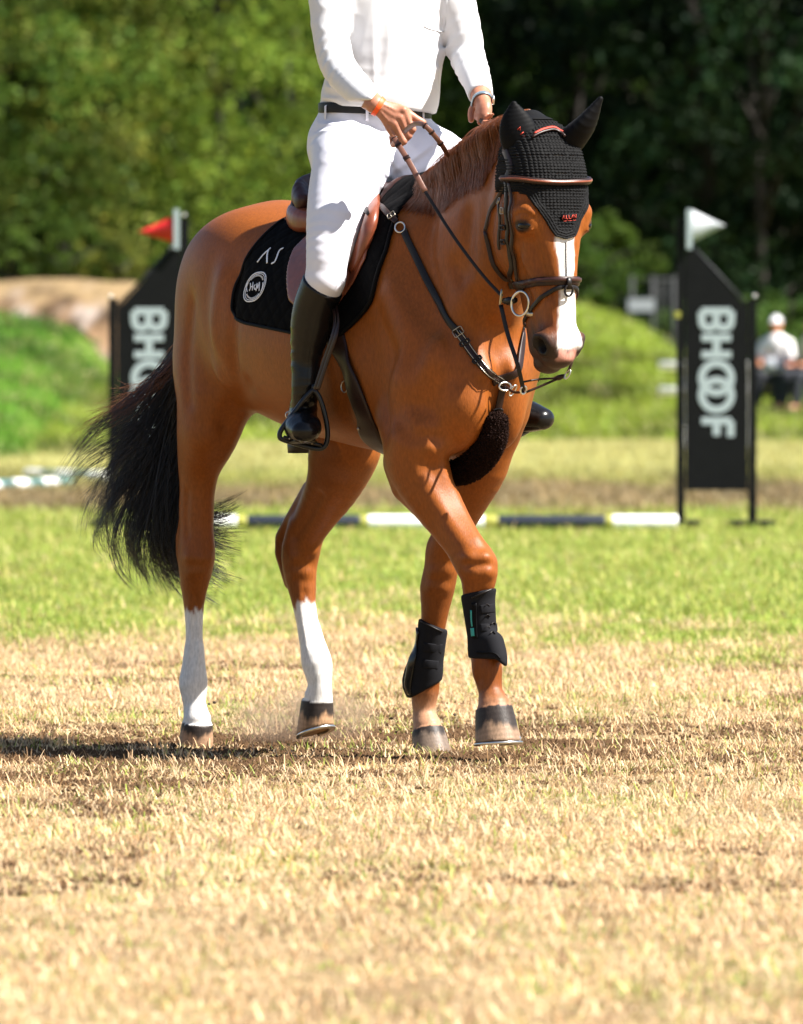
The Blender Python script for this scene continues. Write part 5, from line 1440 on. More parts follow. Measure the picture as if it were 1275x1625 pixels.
if True:
    x, y = spots(100000, 14.6, 37, 1.3); d = dirt(x, y); k = rng.random(len(x)) > d * .8 + .35 * sm(fbm(x * 2.2, y * 1.4, 27), .5, .75); x, y = x[k], y[k]
    sc = (.5 + .65 * rng.random(len(x))) * (1 + .25 * green(x, y)); g1 = scatter('dry_grass', np.stack([x, y, gz(x, y) - .002], 1), tints(x, y), sc)
    tufts_c = hid; hid = bpy.data.collections.new('crumb_sources'); cm = new_mat('soil_crumb', (.075, .042, .021), .95, spec=.1)
    for i in range(4):
        r = np.random.default_rng(50 + i); V, F = [], []
        for j in range(9):
            c = np.array([*r.normal(0, .022, 2), .002]); rr_ = .003 + .006 * r.random() ** 2; b0 = len(V); o_ = np.array([[1, 0, 0], [0, 1, 0], [-1, 0, 0], [0, -1, 0], [0, 0, 1], [0, 0, -1]]) * rr_ * (.7 + .6 * r.random((6, 3)))
            V += list(c + o_); F += [(b0 + a, b0 + b_, b0 + 4) for a, b_ in ((0, 1), (1, 2), (2, 3), (3, 0))] + [(b0 + b_, b0 + a, b0 + 5) for a, b_ in ((0, 1), (1, 2), (2, 3), (3, 0))]
        o = mesh_obj('crumb_source', np.array(V), np.array(F), cm, smooth=False); C.collection.objects.unlink(o); hid.objects.link(o)
    x, y = spots(60000, 19, 33); k = rng.random(len(x)) < dirt(x, y) * 1.0; x, y = x[k], y[k]
    scatter('loose_soil', np.stack([x, y, gz(x, y)], 1), np.ones((len(x), 3)), .7 + .9 * rng.random(len(x)))
    hid = tufts_c
    x, y = spots(46000, 37, 63, 1.2); sc = (.95 + .6 * rng.random(len(x))) * np.interp(y, [37, 62], [1, 1.25])
    g2 = scatter('green_grass', np.stack([x, y, gz(x, y) - .002], 1), tints(x, y), sc)

# ---- the green bank and the earth terrace behind it
def strip(name, prof, y0, y1, crest, mat, colf, rough, ny=26, nx=150, back=10):
    """prof: (px, py) of the skyline at distance crest; rises from y0 to crest"""
    px = np.array([p[0] for p in prof], float); py = np.array([p[1] for p in prof], float)
    X = (np.linspace(px[0], px[-1], nx) - 637.5) / FPX * crest
    top = CAMH + (550 - np.interp(np.linspace(px[0], px[-1], nx), px, py)) / FPX * crest
    V = []; Cc = []
    for j in range(ny + 6):
        t = j / (ny - 1)
        if t <= 1: yy = y0(X) + (crest - y0(X)) * t; zz = top * (t * t * (3 - 2 * t)) ** .8 if rough >= 0 else top * sm(np.full_like(X, t), 0, 1)
        else: yy = np.full_like(X, crest + (t - 1) * back * 3); zz = top * 1.0
        zz = zz + (fbm(X * .9, yy * .9, 50) - .5) * abs(rough) * np.clip(t * 3, 0, 1) - (.06 if j == 0 else 0)
        V.append(np.stack([X, yy, zz], 1)); Cc.append(colf(X, yy, zz, t))
    V = np.vstack(V); I = np.arange(ny + 5)[:, None] * nx + np.arange(nx - 1)[None, :]
    o = mesh_obj(name, V, np.stack([I, I + 1, I + nx + 1, I + nx], -1).reshape(-1, 4), mat, col=np.vstack(Cc)); o['kind'] = 'structure'; return o
def bankcol(X, Y, Z, t):
    n = fbm(X * 1.4, Y * .8 + Z * 2, 61)[:, None]; c = np.array([.080, .115, .018]) * (.6 + .8 * n)
    dry = sm(fbm(X * .8, Z * 3 + Y * .2, 71), .5, .72)[:, None] * .4; c = c * (1 - dry) + np.array([.36, .34, .10]) * dry
    left = sm(-X, 4.2, 5.2)[:, None]; return c * (1 - left) + np.array([.050, .115, .009]) * (.65 + .7 * n) * left
bank = strip('grass_bank', [(-900, 470), (-300, 490), (0, 505), (70, 512), (120, 548), (165, 605), (230, 650), (420, 640), (600, 560), (780, 505), (900, 488), (960, 500), (1010, 528), (1065, 568), (1120, 618), (1180, 646), (1300, 652), (1600, 640), (2200, 600)],
    lambda X: np.interp(X, [-6.5, -4.5, -2.5, 3, 6], [84, 90, 108, 112, 106]), None, 124, gmat, bankcol, .16)
def earthcol(X, Y, Z, t):
    n = sm(fbm(X * 3.2, Z * 7, 81), .3, .7)[:, None]; c = np.array([.20, .125, .07]) * (.25 + 1.0 * n)
    pale = sm(fbm(X * 2.0 + 3, Z * 4.5, 91), .54, .60)[:, None]; c = c * (1 - pale) + np.array([.34, .28, .24]) * pale
    tp = sm(Z + .3 * n[:, 0], 2.05, 2.3)[:, None]; return .75 * (c * (1 - tp) + np.array([.27, .19, .10]) * tp)
earth = strip('earth_terrace', [(-1200, 430), (-200, 442), (0, 446), (120, 448), (225, 452), (330, 470), (480, 520), (620, 600), (800, 660)],
    lambda X: np.full_like(X, 132.), None, 137, gmat, earthcol, -.22, ny=18)

if True:
    x, y = spots(26000, 60, 108, 1.5); w_ = sm(y + (fbm(x * .9, y * .12, 5) - .5) * 14, 59, 66) * (1 - sm(y + (fbm(x * .9, y * .12, 6) - .5) * 22, 72, 84))
    c = gcol(x, y) * (1.25 * (.7 + .8 * rng.random(len(x))))[:, None]
    scatter('rough_grass', np.stack([x, y, gz(x, y)], 1), c, 1.8 + 1.2 * rng.random(len(x)))
    bm_ = bank.data; co = np.zeros(len(bm_.vertices) * 3, dtype=np.float32); bm_.vertices.foreach_get('co', co); co = co.reshape(-1, 3); fv = np.array([tuple(p.vertices) for p in bm_.polygons])
    fi = rng.integers(0, 150 * 25, 60000); fi = fi[fi < len(fv)]; q = co[fv[fi]]; u, v = rng.random((2, len(fi), 1)); P = (q[:, 0] * (1 - u) + q[:, 1] * u) * (1 - v) + (q[:, 3] * (1 - u) + q[:, 2] * u) * v
    P = P[(np.abs(P[:, 0]) < .052 * P[:, 1] + 1)][:34000]; lf = (P[:, 0] < -4.3)[:, None]
    n = sm(fbm(P[:, 0] * 1.2, P[:, 2] * 4 + P[:, 1] * .3, 75), .35, .65)[:, None]
    c = .78 * np.where(lf, np.array([.075, .18, .012]), np.array([.165, .215, .022])) * (.55 + 1.35 * n) * (.6 + .9 * rng.random((len(P), 1)))
    dry = (rng.random(len(P)) < .12)[:, None]; c = np.where(dry, np.array([.36, .32, .14]), c)
    scatter('bank_grass', P, c, 2.6 + 2.6 * rng.random(len(P)))

# ------------------------------------------------------------------ trees and shrubs
def leaf_mat(name, base, var=.5, tr=.45):
    m = bpy.data.materials.new(name); m.use_nodes = True; nt = m.node_tree; L = nt.links; b = nt.nodes['Principled BSDF']
    c = nm(nt, 'ShaderNodeAttribute'); c.attribute_name = 'Col'; v = nm(nt, 'ShaderNodeVectorMath'); v.operation = 'MULTIPLY'; v.inputs[0].default_value = base; L.new(c.outputs['Color'], v.inputs[1])
    L.new(v.outputs[0], b.inputs['Base Color']); b.inputs['Roughness'].default_value = .6; b.inputs['Specular IOR Level'].default_value = .12
    t = nm(nt, 'ShaderNodeBsdfTranslucent'); L.new(v.outputs[0], t.inputs['Color']); mx = nm(nt, 'ShaderNodeMixShader'); mx.inputs[0].default_value = tr
    L.new(b.outputs[0], mx.inputs[1]); L.new(t.outputs[0], mx.inputs[2]); L.new(mx.outputs[0], nt.nodes['Material Output'].inputs[0]); return m
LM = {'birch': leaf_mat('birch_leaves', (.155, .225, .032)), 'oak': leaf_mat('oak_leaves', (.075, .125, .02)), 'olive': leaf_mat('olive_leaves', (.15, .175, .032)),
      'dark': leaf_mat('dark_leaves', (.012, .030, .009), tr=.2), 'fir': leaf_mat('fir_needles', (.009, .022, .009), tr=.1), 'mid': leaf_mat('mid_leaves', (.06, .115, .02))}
bark = new_mat('bark', (.020, .016, .012), .9, noise=.4, nscale=8, bump=.6, bscale=20, bdist=.02)
def leaves(cent, rad, per, size, r, droop=0.0):
    """leaf-sized faces filling clumps; returns V, F, colour"""
    n = len(cent); k = per; u = r.normal(size=(n, k, 3)); u /= np.linalg.norm(u, axis=2, keepdims=True); rr = r.random((n, k, 1)) ** .4
    P = cent[:, None, :] + u * rr * rad[:, None, None] * np.array([1, 1, .75]); P[..., 2] -= droop * r.random((n, k)) * rad[:, None]
    P = P.reshape(-1, 3); m = len(P); nn = (u * np.array([1, 1, 1])).reshape(-1, 3) * .4 + r.normal(size=(m, 3)) * .6 + np.array([.25, 0, .5]); nn /= np.linalg.norm(nn, axis=1, keepdims=True)
    a = np.cross(nn, r.normal(size=(m, 3))); a /= np.linalg.norm(a, axis=1, keepdims=True); b = np.cross(nn, a)
    s = size * (.6 + .8 * r.random(m))[:, None]
    V = np.stack([P - a * s, P - b * s * .45, P + a * s, P + b * s * .45], 1).reshape(-1, 3)
    F = (np.arange(m)[:, None] * 4 + np.arange(4)[None, :])
    cl = (.45 + 1.0 * r.random((n, 1))) * (.75 + .5 * r.random((n, k))); hue = r.normal(0, .10, (n, k))
    Cc = np.stack([cl * (1 + hue), cl, cl * (1 - hue)], -1).reshape(-1, 3).repeat(4, 0)
    return V, F, Cc
def limb_mesh(segs):
    return merge([rope(catmull(p, 4), np.interp(np.linspace(0, 1, len(catmull(p, 4))), [0, 1], [r0, r1]), 7) for p, r0, r1 in segs])
def make_tree(name, kind, H_, W_, seed, base=.6, nclump=95, per=110, size=.10, cone=False, droop=.0):
    r = np.random.default_rng(seed)
    cen, rad = [], []
    for i in range(nclump):
        h = base + (H_ - base) * r.random() ** (.9 if not cone else 1.1); t = (h - base) / (H_ - base)
        R = W_ * ((1 - t) ** .85 + .05 if cone else math.sin(math.pi * (.14 + .82 * t)) ** .7)
        R *= 1 + .18 * math.sin(3 * h + seed) ; az = r.random() * 6.283; q = R * (.35 + .68 * r.random() ** .5)
        cen.append([q * math.cos(az), q * math.sin(az), h]); rad.append((.36 + .34 * r.random()) * (W_ / 2.6) * (1 if not cone else .8))
    cen = np.array(cen); rad = np.array(rad)
    t = empty(name, (0, 0, 0))
    V, F, Cc = leaves(cen, rad, per, size, r, droop)
    mesh_obj('crown', V, F, LM[kind], t, smooth=False, col=Cc)
    segs = [(np.array([(0, 0, -.3), (.05 * W_ * r.normal(), .05 * W_ * r.normal(), H_ * .3), (.06 * W_ * r.normal(), .06 * W_ * r.normal(), H_ * .62), (.05, .05, H_ * .95)]), .012 * H_ ** .9, .02)]
    for i in r.choice(nclump, 16, replace=False):
        c = cen[i]; z0 = max(.3, c[2] * .55); segs.append((np.array([(0, 0, z0), (c[0] * .5, c[1] * .5, (z0 + c[2]) / 2 + .1), tuple(c)]), .03 + .02 * r.random(), .012))
    mesh_obj('trunk', *limb_mesh(segs), bark, t)
    return t
def cp(src, loc, rz, sc, label, cat, group, mat=None):
    o = src.copy(); C.collection.objects.link(o); o.location = loc; o.rotation_euler = (0, 0, rz); o.scale = sc if hasattr(sc, '__len__') else (sc,) * 3
    for ch in list(src.children):
        c = ch.copy(); C.collection.objects.link(c); c.parent = o
        if mat and c.name.startswith('crown'):
            c.material_slots[0].link = 'OBJECT'; c.material_slots[0].material = LM[mat]
    tag(o, label, cat, group); return o
if True:
    T1 = make_tree('birch_tree', 'birch', 11, 2.7, 1, base=.3, nclump=230, per=80, size=.085, droop=.9)
    T2 = make_tree('broadleaf_tree', 'oak', 10.5, 3.0, 2, base=.2, nclump=240, per=80, size=.095)
    T3 = make_tree('fir_tree', 'fir', 13, 2.6, 3, base=.2, nclump=170, per=100, size=.10, cone=True)
    T4 = make_tree('dark_tree', 'dark', 12, 3.2, 4, base=.1, nclump=230, per=80, size=.11)
    S1 = make_tree('shrub', 'mid', 1.9, .95, 5, base=.1, nclump=50, per=90, size=.055)
    GL_ = 'trees along the edge of the wood'
    def X_(px, Y): return (px - 637.5) / FPX * Y
    rows = [  # source, px, Y, base z, scale, mat, label
     (T2, -60, 141, 2.0, .92, 'oak', 'deep green broadleaf tree at the far left edge of the wood'),
     (T1, -230, 144, 2.0, .95, 'birch', 'light green birch just beyond the left edge of the photo'), (T2, -400, 146, 1.8, 1.0, 'oak', 'broadleaf tree well beyond the left edge of the photo'),
     (T2, 1480, 150, .3, 1.0, 'dark', 'dark broadleaf tree beyond the right edge of the photo'),
     (T1, 75, 143, 2.0, .95, 'olive', 'olive green tree with yellowish lower boughs above the earth terrace'),
     (T1, 215, 146, 1.9, 1.0, 'birch', 'bright birch with hanging sprays above the red flag'),
     (T1, 345, 144, 1.7, .98, 'birch', 'light green birch with drooping foliage just left of the rider'),
     (T2, 445, 152, 1.2, 1.08, 'oak', 'shaded green tree behind the rider\'s back'),
     (T2, 585, 156, .6, 1.08, 'dark', 'dark tree directly behind the rider\'s white shirt'),
     (T1, 800, 158, .5, 1.02, 'mid', 'mid green tree catching light above the horse\'s poll'),
     (T3, 905, 152, .3, 1.0, 'fir', 'dark fir behind the ear bonnet'),
     (T4, 1010, 156, .3, 1.0, 'dark', 'dark broad tree between the bonnet and the white flag'),
     (T3, 1110, 150, .3, 1.05, 'fir', 'dark fir rising behind the white flag'),
     (T4, 1215, 148, .3, .98, 'dark', 'dark tree above the spectators'),
     (T3, 1330, 152, .3, 1.0, 'fir', 'dark fir at the right edge of the wood')]
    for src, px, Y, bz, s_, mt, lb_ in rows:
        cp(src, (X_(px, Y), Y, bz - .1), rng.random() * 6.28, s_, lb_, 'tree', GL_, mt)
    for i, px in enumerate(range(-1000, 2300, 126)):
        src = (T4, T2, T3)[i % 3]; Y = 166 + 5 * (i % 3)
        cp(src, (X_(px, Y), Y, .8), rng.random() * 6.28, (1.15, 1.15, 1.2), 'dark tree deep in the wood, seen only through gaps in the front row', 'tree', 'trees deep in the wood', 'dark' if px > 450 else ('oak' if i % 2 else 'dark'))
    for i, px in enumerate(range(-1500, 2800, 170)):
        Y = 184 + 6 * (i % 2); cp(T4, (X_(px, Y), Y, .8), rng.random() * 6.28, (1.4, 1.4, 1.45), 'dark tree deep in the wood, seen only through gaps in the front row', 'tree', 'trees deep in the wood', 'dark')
    sh = [  # px, py of base, Y, height, mat, label
     (20, 448, 139, 1.1, 'oak', 'rounded dark shrub at the left end above the terrace'), (105, 452, 139, 1.25, 'oak', 'shrub above the pale patch of the earth terrace'),
     (190, 455, 139.5, 1.0, 'olive', 'olive shrub beside the red flag'), (300, 462, 139.5, 1.0, 'oak', 'shrub behind the horse\'s croup'),
     (360, 470, 140, 1.2, 'dark', 'dark shrub behind the saddle'), (110, 556, 131, .55, 'mid', 'low grey green bush on the crest of the left bank'),
     (45, 540, 130, .42, 'mid', 'small bush on the bank at the left edge'),
     (945, 470, 141, 1.5, 'oak', 'green bush beside the horse\'s cheek'), (900, 500, 140, 1.4, 'mid', 'bush behind the horse\'s noseband'),
     (1130, 640, 138, 1.9, 'mid', 'green bush behind the slanted edge of the right wing'), (1185, 640, 140, 1.6, 'olive', 'yellow green bush between wing and spectators'),
     (1250, 640, 139, 1.9, 'mid', 'bush behind the spectators'), (1040, 600, 139, 1.3, 'dark', 'dark bush beside the grey gate'), (985, 560, 141, 1.2, 'dark', 'dark bush under the white sign')]
    for px, py, Y, h_, mt, lb_ in sh:
        s_ = h_ / 1.9; z = CAMH + (550 - py) / FPX * Y
        cp(S1, (X_(px, Y), Y, z - .15), rng.random() * 6.28, (s_ * 1.3, s_ * 1.3, s_), lb_, 'bush', 'bushes at the foot of the wood', mt)
    for t in (T1, T2, T3, T4, S1):
        for c in list(t.children): bpy.data.objects.remove(c)
        bpy.data.objects.remove(t)
# ------------------------------------------------------------------ jump wings, poles and the people behind
M['wing_black'] = new_mat('wing_black_panel', (.0045, .0045, .0055), .6, spec=.12, noise=.2, nscale=12)
M['wing_print'] = new_mat('wing_print', (.33, .38, .42), .7)
M['white_paint'] = new_mat('white_paint', (.82, .82, .80), .45, noise=.06, nscale=14)
M['navy'] = new_mat('navy_paint', (.006, .010, .022), .5)
M['yellow'] = new_mat('yellow_paint', (.30, .29, .05), .5)
M['teal_paint'] = new_mat('teal_paint', (.015, .11, .13), .5)
M['red_flag'] = new_mat('red_flag', (.55, .012, .012), .6)
M['white_flag'] = new_mat('white_flag', (.30, .32, .35), .6)
M['grey_metal'] = new_mat('grey_metal', (.012, .014, .016), .7, metal=.1)
def bev_box(lo, hi, bv=.004):
    lo = np.array(lo, float); hi = np.array(hi, float); bm = bmesh.new()
    bmesh.ops.create_cube(bm, size=1.0)
    for v in bm.verts: v.co = Vector(lo + (np.array(v.co) + .5) * (hi - lo))
    bmesh.ops.bevel(bm, geom=bm.edges[:], offset=min(bv, (hi - lo).min() * .3), segments=2, affect='EDGES')
    V = [tuple(v.co) for v in bm.verts]; bm.verts.index_update(); F = [tuple(v.index for v in f.verts) for f in bm.faces]; bm.free(); return np.array(V), F
def plate(poly, y0, y1):
    """polygon in x,z extruded between y0 and y1"""
    n = len(poly); V = [(x, y0, z) for x, z in poly] + [(x, y1, z) for x, z in poly]
    F = [tuple(range(n)), tuple(range(2 * n - 1, n - 1, -1))] + [(i, (i + 1) % n + 0, (i + 1) % n + n, i + n) for i in range(n)]
    F = [F[0], F[1]] + [(i, i + n, (i + 1) % n + n, (i + 1) % n) for i in range(n)]
    return np.array(V, float), F
WD = 57.3; S_ = FPX / WD
def wing(px0, label, flip, flag, flag_label):
    t = empty('jump_wing', ((px0 - 637.5) / S_, WD, 0), 0, label, 'jump wing', 'black jump wings')
    f = -1 if flip else 1
    u = lambda p: f * (p - 1137) / S_          # photo columns of the right wing, measured from its middle
    z = lambda p: CAMH - (p - 550) / S_ - (0 if not flip else 0)
    g = gz(np.array([(px0 - 637.5) / S_]), np.array([WD]))[0]
    b = lambda x0, x1, y0, y1, d0, d1: bev_box((min(u(x0), u(x1)), d0, z(y1)), (max(u(x0), u(x1)), d1, z(y0)))
    mesh_obj('post', *b(1074, 1087, 345, 831, -.03, .03), M['wing_black'], t, smooth=False)
    mesh_obj('post', *b(1188, 1201, 474, 833, -.03, .03), M['wing_black'], t, smooth=False)
    poly = [(u(1088), z(778)), (u(1187), z(778)), (u(1187), z(488)), (u(1178), z(481)), (u(1099), z(392)), (u(1088), z(380))]
    if flip: poly = poly[::-1]
    mesh_obj('panel', *plate(poly, -.0285, .0), M['wing_black'], t, smooth=False)
    e0, e1 = np.array([u(1097), -.0, z(388)]), np.array([u(1188), 0, z(486)])
    mesh_obj('top_rail', *sweep([e0, e1], [(0, -1, 0)] * 2, .020, .034), M['grey_metal'], t)
    for x0, x1 in ((1062, 1112), (1158, 1230)): mesh_obj('foot', *b(x0, x1, 826, 837, -.22, .22), M['wing_black'], t, smooth=False)
    for px, py in ((1198, 470),) if not flip else ((1198, 470), (1081, 341)):
        mesh_obj('post_cap', *uvs((u(px), 0, z(py)), .013, 14, 10), M['steel'], t)
    mesh_obj('clip', *b(1070, 1080, 494, 505, -.05, -.03), M['yellow'], t, smooth=False)
    # lettering runs down the panel, tops of the letters to the right as seen from the front
    lu = lambda x: (x - 30.5) / S_ + u(1137) * 1.0
    lz = lambda y: z(487 + y)
    def ln(pts): return sweep(catmull([(lu(x), -.0298, lz(y)) for x, y in pts], 5) if len(pts) > 2 else [(lu(x), -.0298, lz(y)) for x, y in pts], [(0, -1, 0)] * (5 * (len(pts) - 1) + 1 if len(pts) > 2 else 2), .050, .0024)
    def circ(cx, cy, r): return sweep([(lu(cx + r * math.cos(a)), -.0298, lz(cy + r * math.sin(a))) for a in np.linspace(0, 2 * math.pi, 32, endpoint=False)], [(0, -1, 0)] * 32, .050, .0024, True, True)
    L_ = {'B': [ln([(7, 7), (54, 7)]), ln([(7, 7), (7, 18), (9, 29), (18, 34), (26, 31), (30, 24)]), ln([(54, 7), (54, 18), (52, 29), (43, 34), (34, 31), (30, 24)]), ln([(30, 7), (30, 26)])],
          'H': [ln([(7, 49), (54, 49)]), ln([(7, 76), (54, 76)]), ln([(30.5, 49), (30.5, 76)])], 'O1': [circ(30.5, 113, 23.5)], 'O2': [circ(30.5, 140, 23.5)],
          'F': [ln([(7, 181), (54, 181)]), ln([(53, 181), (53, 206)]), ln([(30.5, 181), (30.5, 204)])]}
    for k_, parts in L_.items(): mesh_obj('letter', *merge(parts), M['wing_print'], t, smooth=False)
    mesh_obj('flag_pole', *b(1089, 1098, 332, 396, -.068, -.035), M['wing_print'], t, smooth=False)
    return t
wr = wing(1137, 'black jump wing lettered in white with a white flag, to the right of the horse', False, None, None)
wl = wing(237, 'black jump wing lettered in white behind the horse\'s tail, taller post to the right', True, None, None)
def pennant(name, px0, px1, py0, py1, ptip, mat, label):
    o = empty(name, ((px0 - 637.5) / S_, WD - .055, CAMH - (py0 - 550) / S_), 0, label, 'flag', None)
    V = []; n = 14; h = (py1 - py0) / S_; w = (px1 - px0) / S_
    for i in range(n):
        t = i / (n - 1); yy = .018 * math.sin(t * 5) * t; zc = -(ptip - py0) / S_ * t
        for sgn in (0, 1): z_0 = zc * 1.0 if sgn == 0 else -h * (1 - t) + zc - .002; V += [(w * t, yy - .0015, z_0), (w * t, yy + .0015, z_0)]
    F = []
    for i in range(n - 1):
        a = 4 * i; F += [(a, a + 4, a + 6, a + 2), (a + 1, a + 3, a + 7, a + 5), (a, a + 1, a + 5, a + 4), (a + 2, a + 6, a + 7, a + 3)]
    mesh_obj('cloth', V, F, mat, o); return o
pennant('white_pennant', 1098, 1151, 333, 385, 25 + 333, M['white_flag'], 'white triangular flag on top of the right jump wing')
pennant('red_pennant', 276, 220, 343, 385, 25 + 343, M['red_flag'], 'red triangular flag on top of the left jump wing')
# pole on the ground between the wings
def pole(name, p0, p1, r, stripes, label, group=None):
    p0 = np.array(p0, float); p1 = np.array(p1, float); t = empty(name, tuple(p0), 0, label, 'jump pole', group)
    L_ = np.linalg.norm(p1 - p0); d = (p1 - p0) / L_
    for a, b_, m in stripes:
        mesh_obj('stripe', *rope([d * L_ * a, d * L_ * (a + .003), d * L_ * (b_ - .003), d * L_ * b_], [r * .985, r, r, r * .985], 16), m, t)
    return t
PX = lambda p: (p - 637.5) / (FPX / 56.6); pz = .052
xa, xb = 300, 1075; fr = lambda p: (p - xa) / (xb - xa)
pole('ground_pole', (PX(xa), 56.6, pz), (PX(xb), 56.6, pz), .052, [(fr(300), fr(376), M['white_paint']), (fr(376), fr(392), M['yellow']), (fr(392), fr(572), M['navy']), (fr(572), fr(584), M['yellow']), (fr(584), fr(768), M['white_paint']),
      (fr(768), fr(790), M['yellow']), (fr(790), fr(961), M['navy']), (fr(961), fr(972), M['yellow']), (fr(972), fr(1075), M['white_paint'])],
     'long jump pole with navy, yellow and white stripes on the grass between the wings')
W_, T_c = M['white_paint'], M['teal_paint']
def far_pole(pxa, pya, pxb, pyb, D0, D1, seg, label):
    a = np.array([(pxa - 637.5) / FPX * D0, D0, CAMH - (pya - 550) / FPX * D0]); b_ = np.array([(pxb - 637.5) / FPX * D1, D1, CAMH - (pyb - 550) / FPX * D1])
    k = seg; pole('ground_pole', a, b_, .058, [(i / k, (i + 1) / k, W_ if i % 2 == (0) else T_c) for i in range(k)], label, 'white and teal poles lying on the left')
far_pole(-30, 773, 108, 767, 73, 75.5, 6, 'nearer of two white and teal poles lying at the foot of the left bank')
far_pole(45, 753, 170, 758, 80, 78, 5, 'farther of two white and teal poles lying at the foot of the left bank')
# white rails of another fence showing past the right wing
def fence_far():
    D = 101.; s_ = FPX / D; t = empty('white_rail_jump', ((1075 - 637.5) / s_, D, 0), 0, 'low white rail jump half hidden by the right wing', 'jump')
    for py in (580, 620): mesh_obj('rail', *rope([((1046 - 1075) / s_, 0, CAMH - (py - 550) / s_), ((1190 - 1075) / s_, 0, CAMH - (py - 550) / s_)], .050, 12), M['white_paint'], t)
    for px in (1085, 1185): mesh_obj('post', *bev_box(((px - 1075) / s_ - .04, .055, 0), ((px - 1075) / s_ + .04, .13, .95)), M['white_paint'], t, smooth=False)
fence_far()
# grey gate with a white sign in front of the wood
D = 133.; s_ = FPX / D; gx = lambda p: (p - 1035) / s_; zz_ = lambda p: CAMH - (p - 550) / s_
gt = empty('metal_gate', ((1035 - 637.5) / s_, D, 0), 0, 'grey metal gate in the shade at the edge of the wood', 'gate')
for px in (1003, 1036, 1070): mesh_obj('post', *rope([(gx(px), 0, .2), (gx(px), 0, zz_(438))], .035, 10), M['grey_metal'], gt)
for py in (444, 540): mesh_obj('rail', *rope([(gx(1003), 0, zz_(py)), (gx(1070), 0, zz_(py))], .025, 8), M['grey_metal'], gt)
for px in range(1042, 1070, 6): mesh_obj('bar', *rope([(gx(px), 0, zz_(540)), (gx(px), 0, zz_(444))], .012, 6), M['grey_metal'], gt)
sg = empty('sign', ((1018 - 637.5) / s_, D - .1, zz_(484)), 0, 'small white rectangular sign hung on the grey gate', 'sign')
mesh_obj('board', *bev_box((-.21, -.012, -.10), (.21, .012, .10)), M['white_flag'], sg, smooth=False)
mesh_obj('frame', *sweep([(-.215, 0, -.105), (-.215, 0, .105), (.215, 0, .105), (.215, 0, -.105)], [(0, -1, 0)] * 4, .014, .03, True, True), M['grey_metal'], sg)
# small dark box at the foot of the bank
D = 112.; s_ = FPX / D; zb = CAMH - (702 - 550) / s_
cb = empty('equipment_box', ((838 - 637.5) / s_, D, max(zb, 0)), 0, 'small dark box on the grass below the far stirrup', 'box')
mesh_obj('case', *bev_box((-.17, -.12, -.02), (.17, .12, .15), .015), M['wing_black'], cb, smooth=False)
mesh_obj('lid', *bev_box((-.18, -.13, .152), (.18, .13, .185), .008), M['leather_black'], cb, smooth=False)

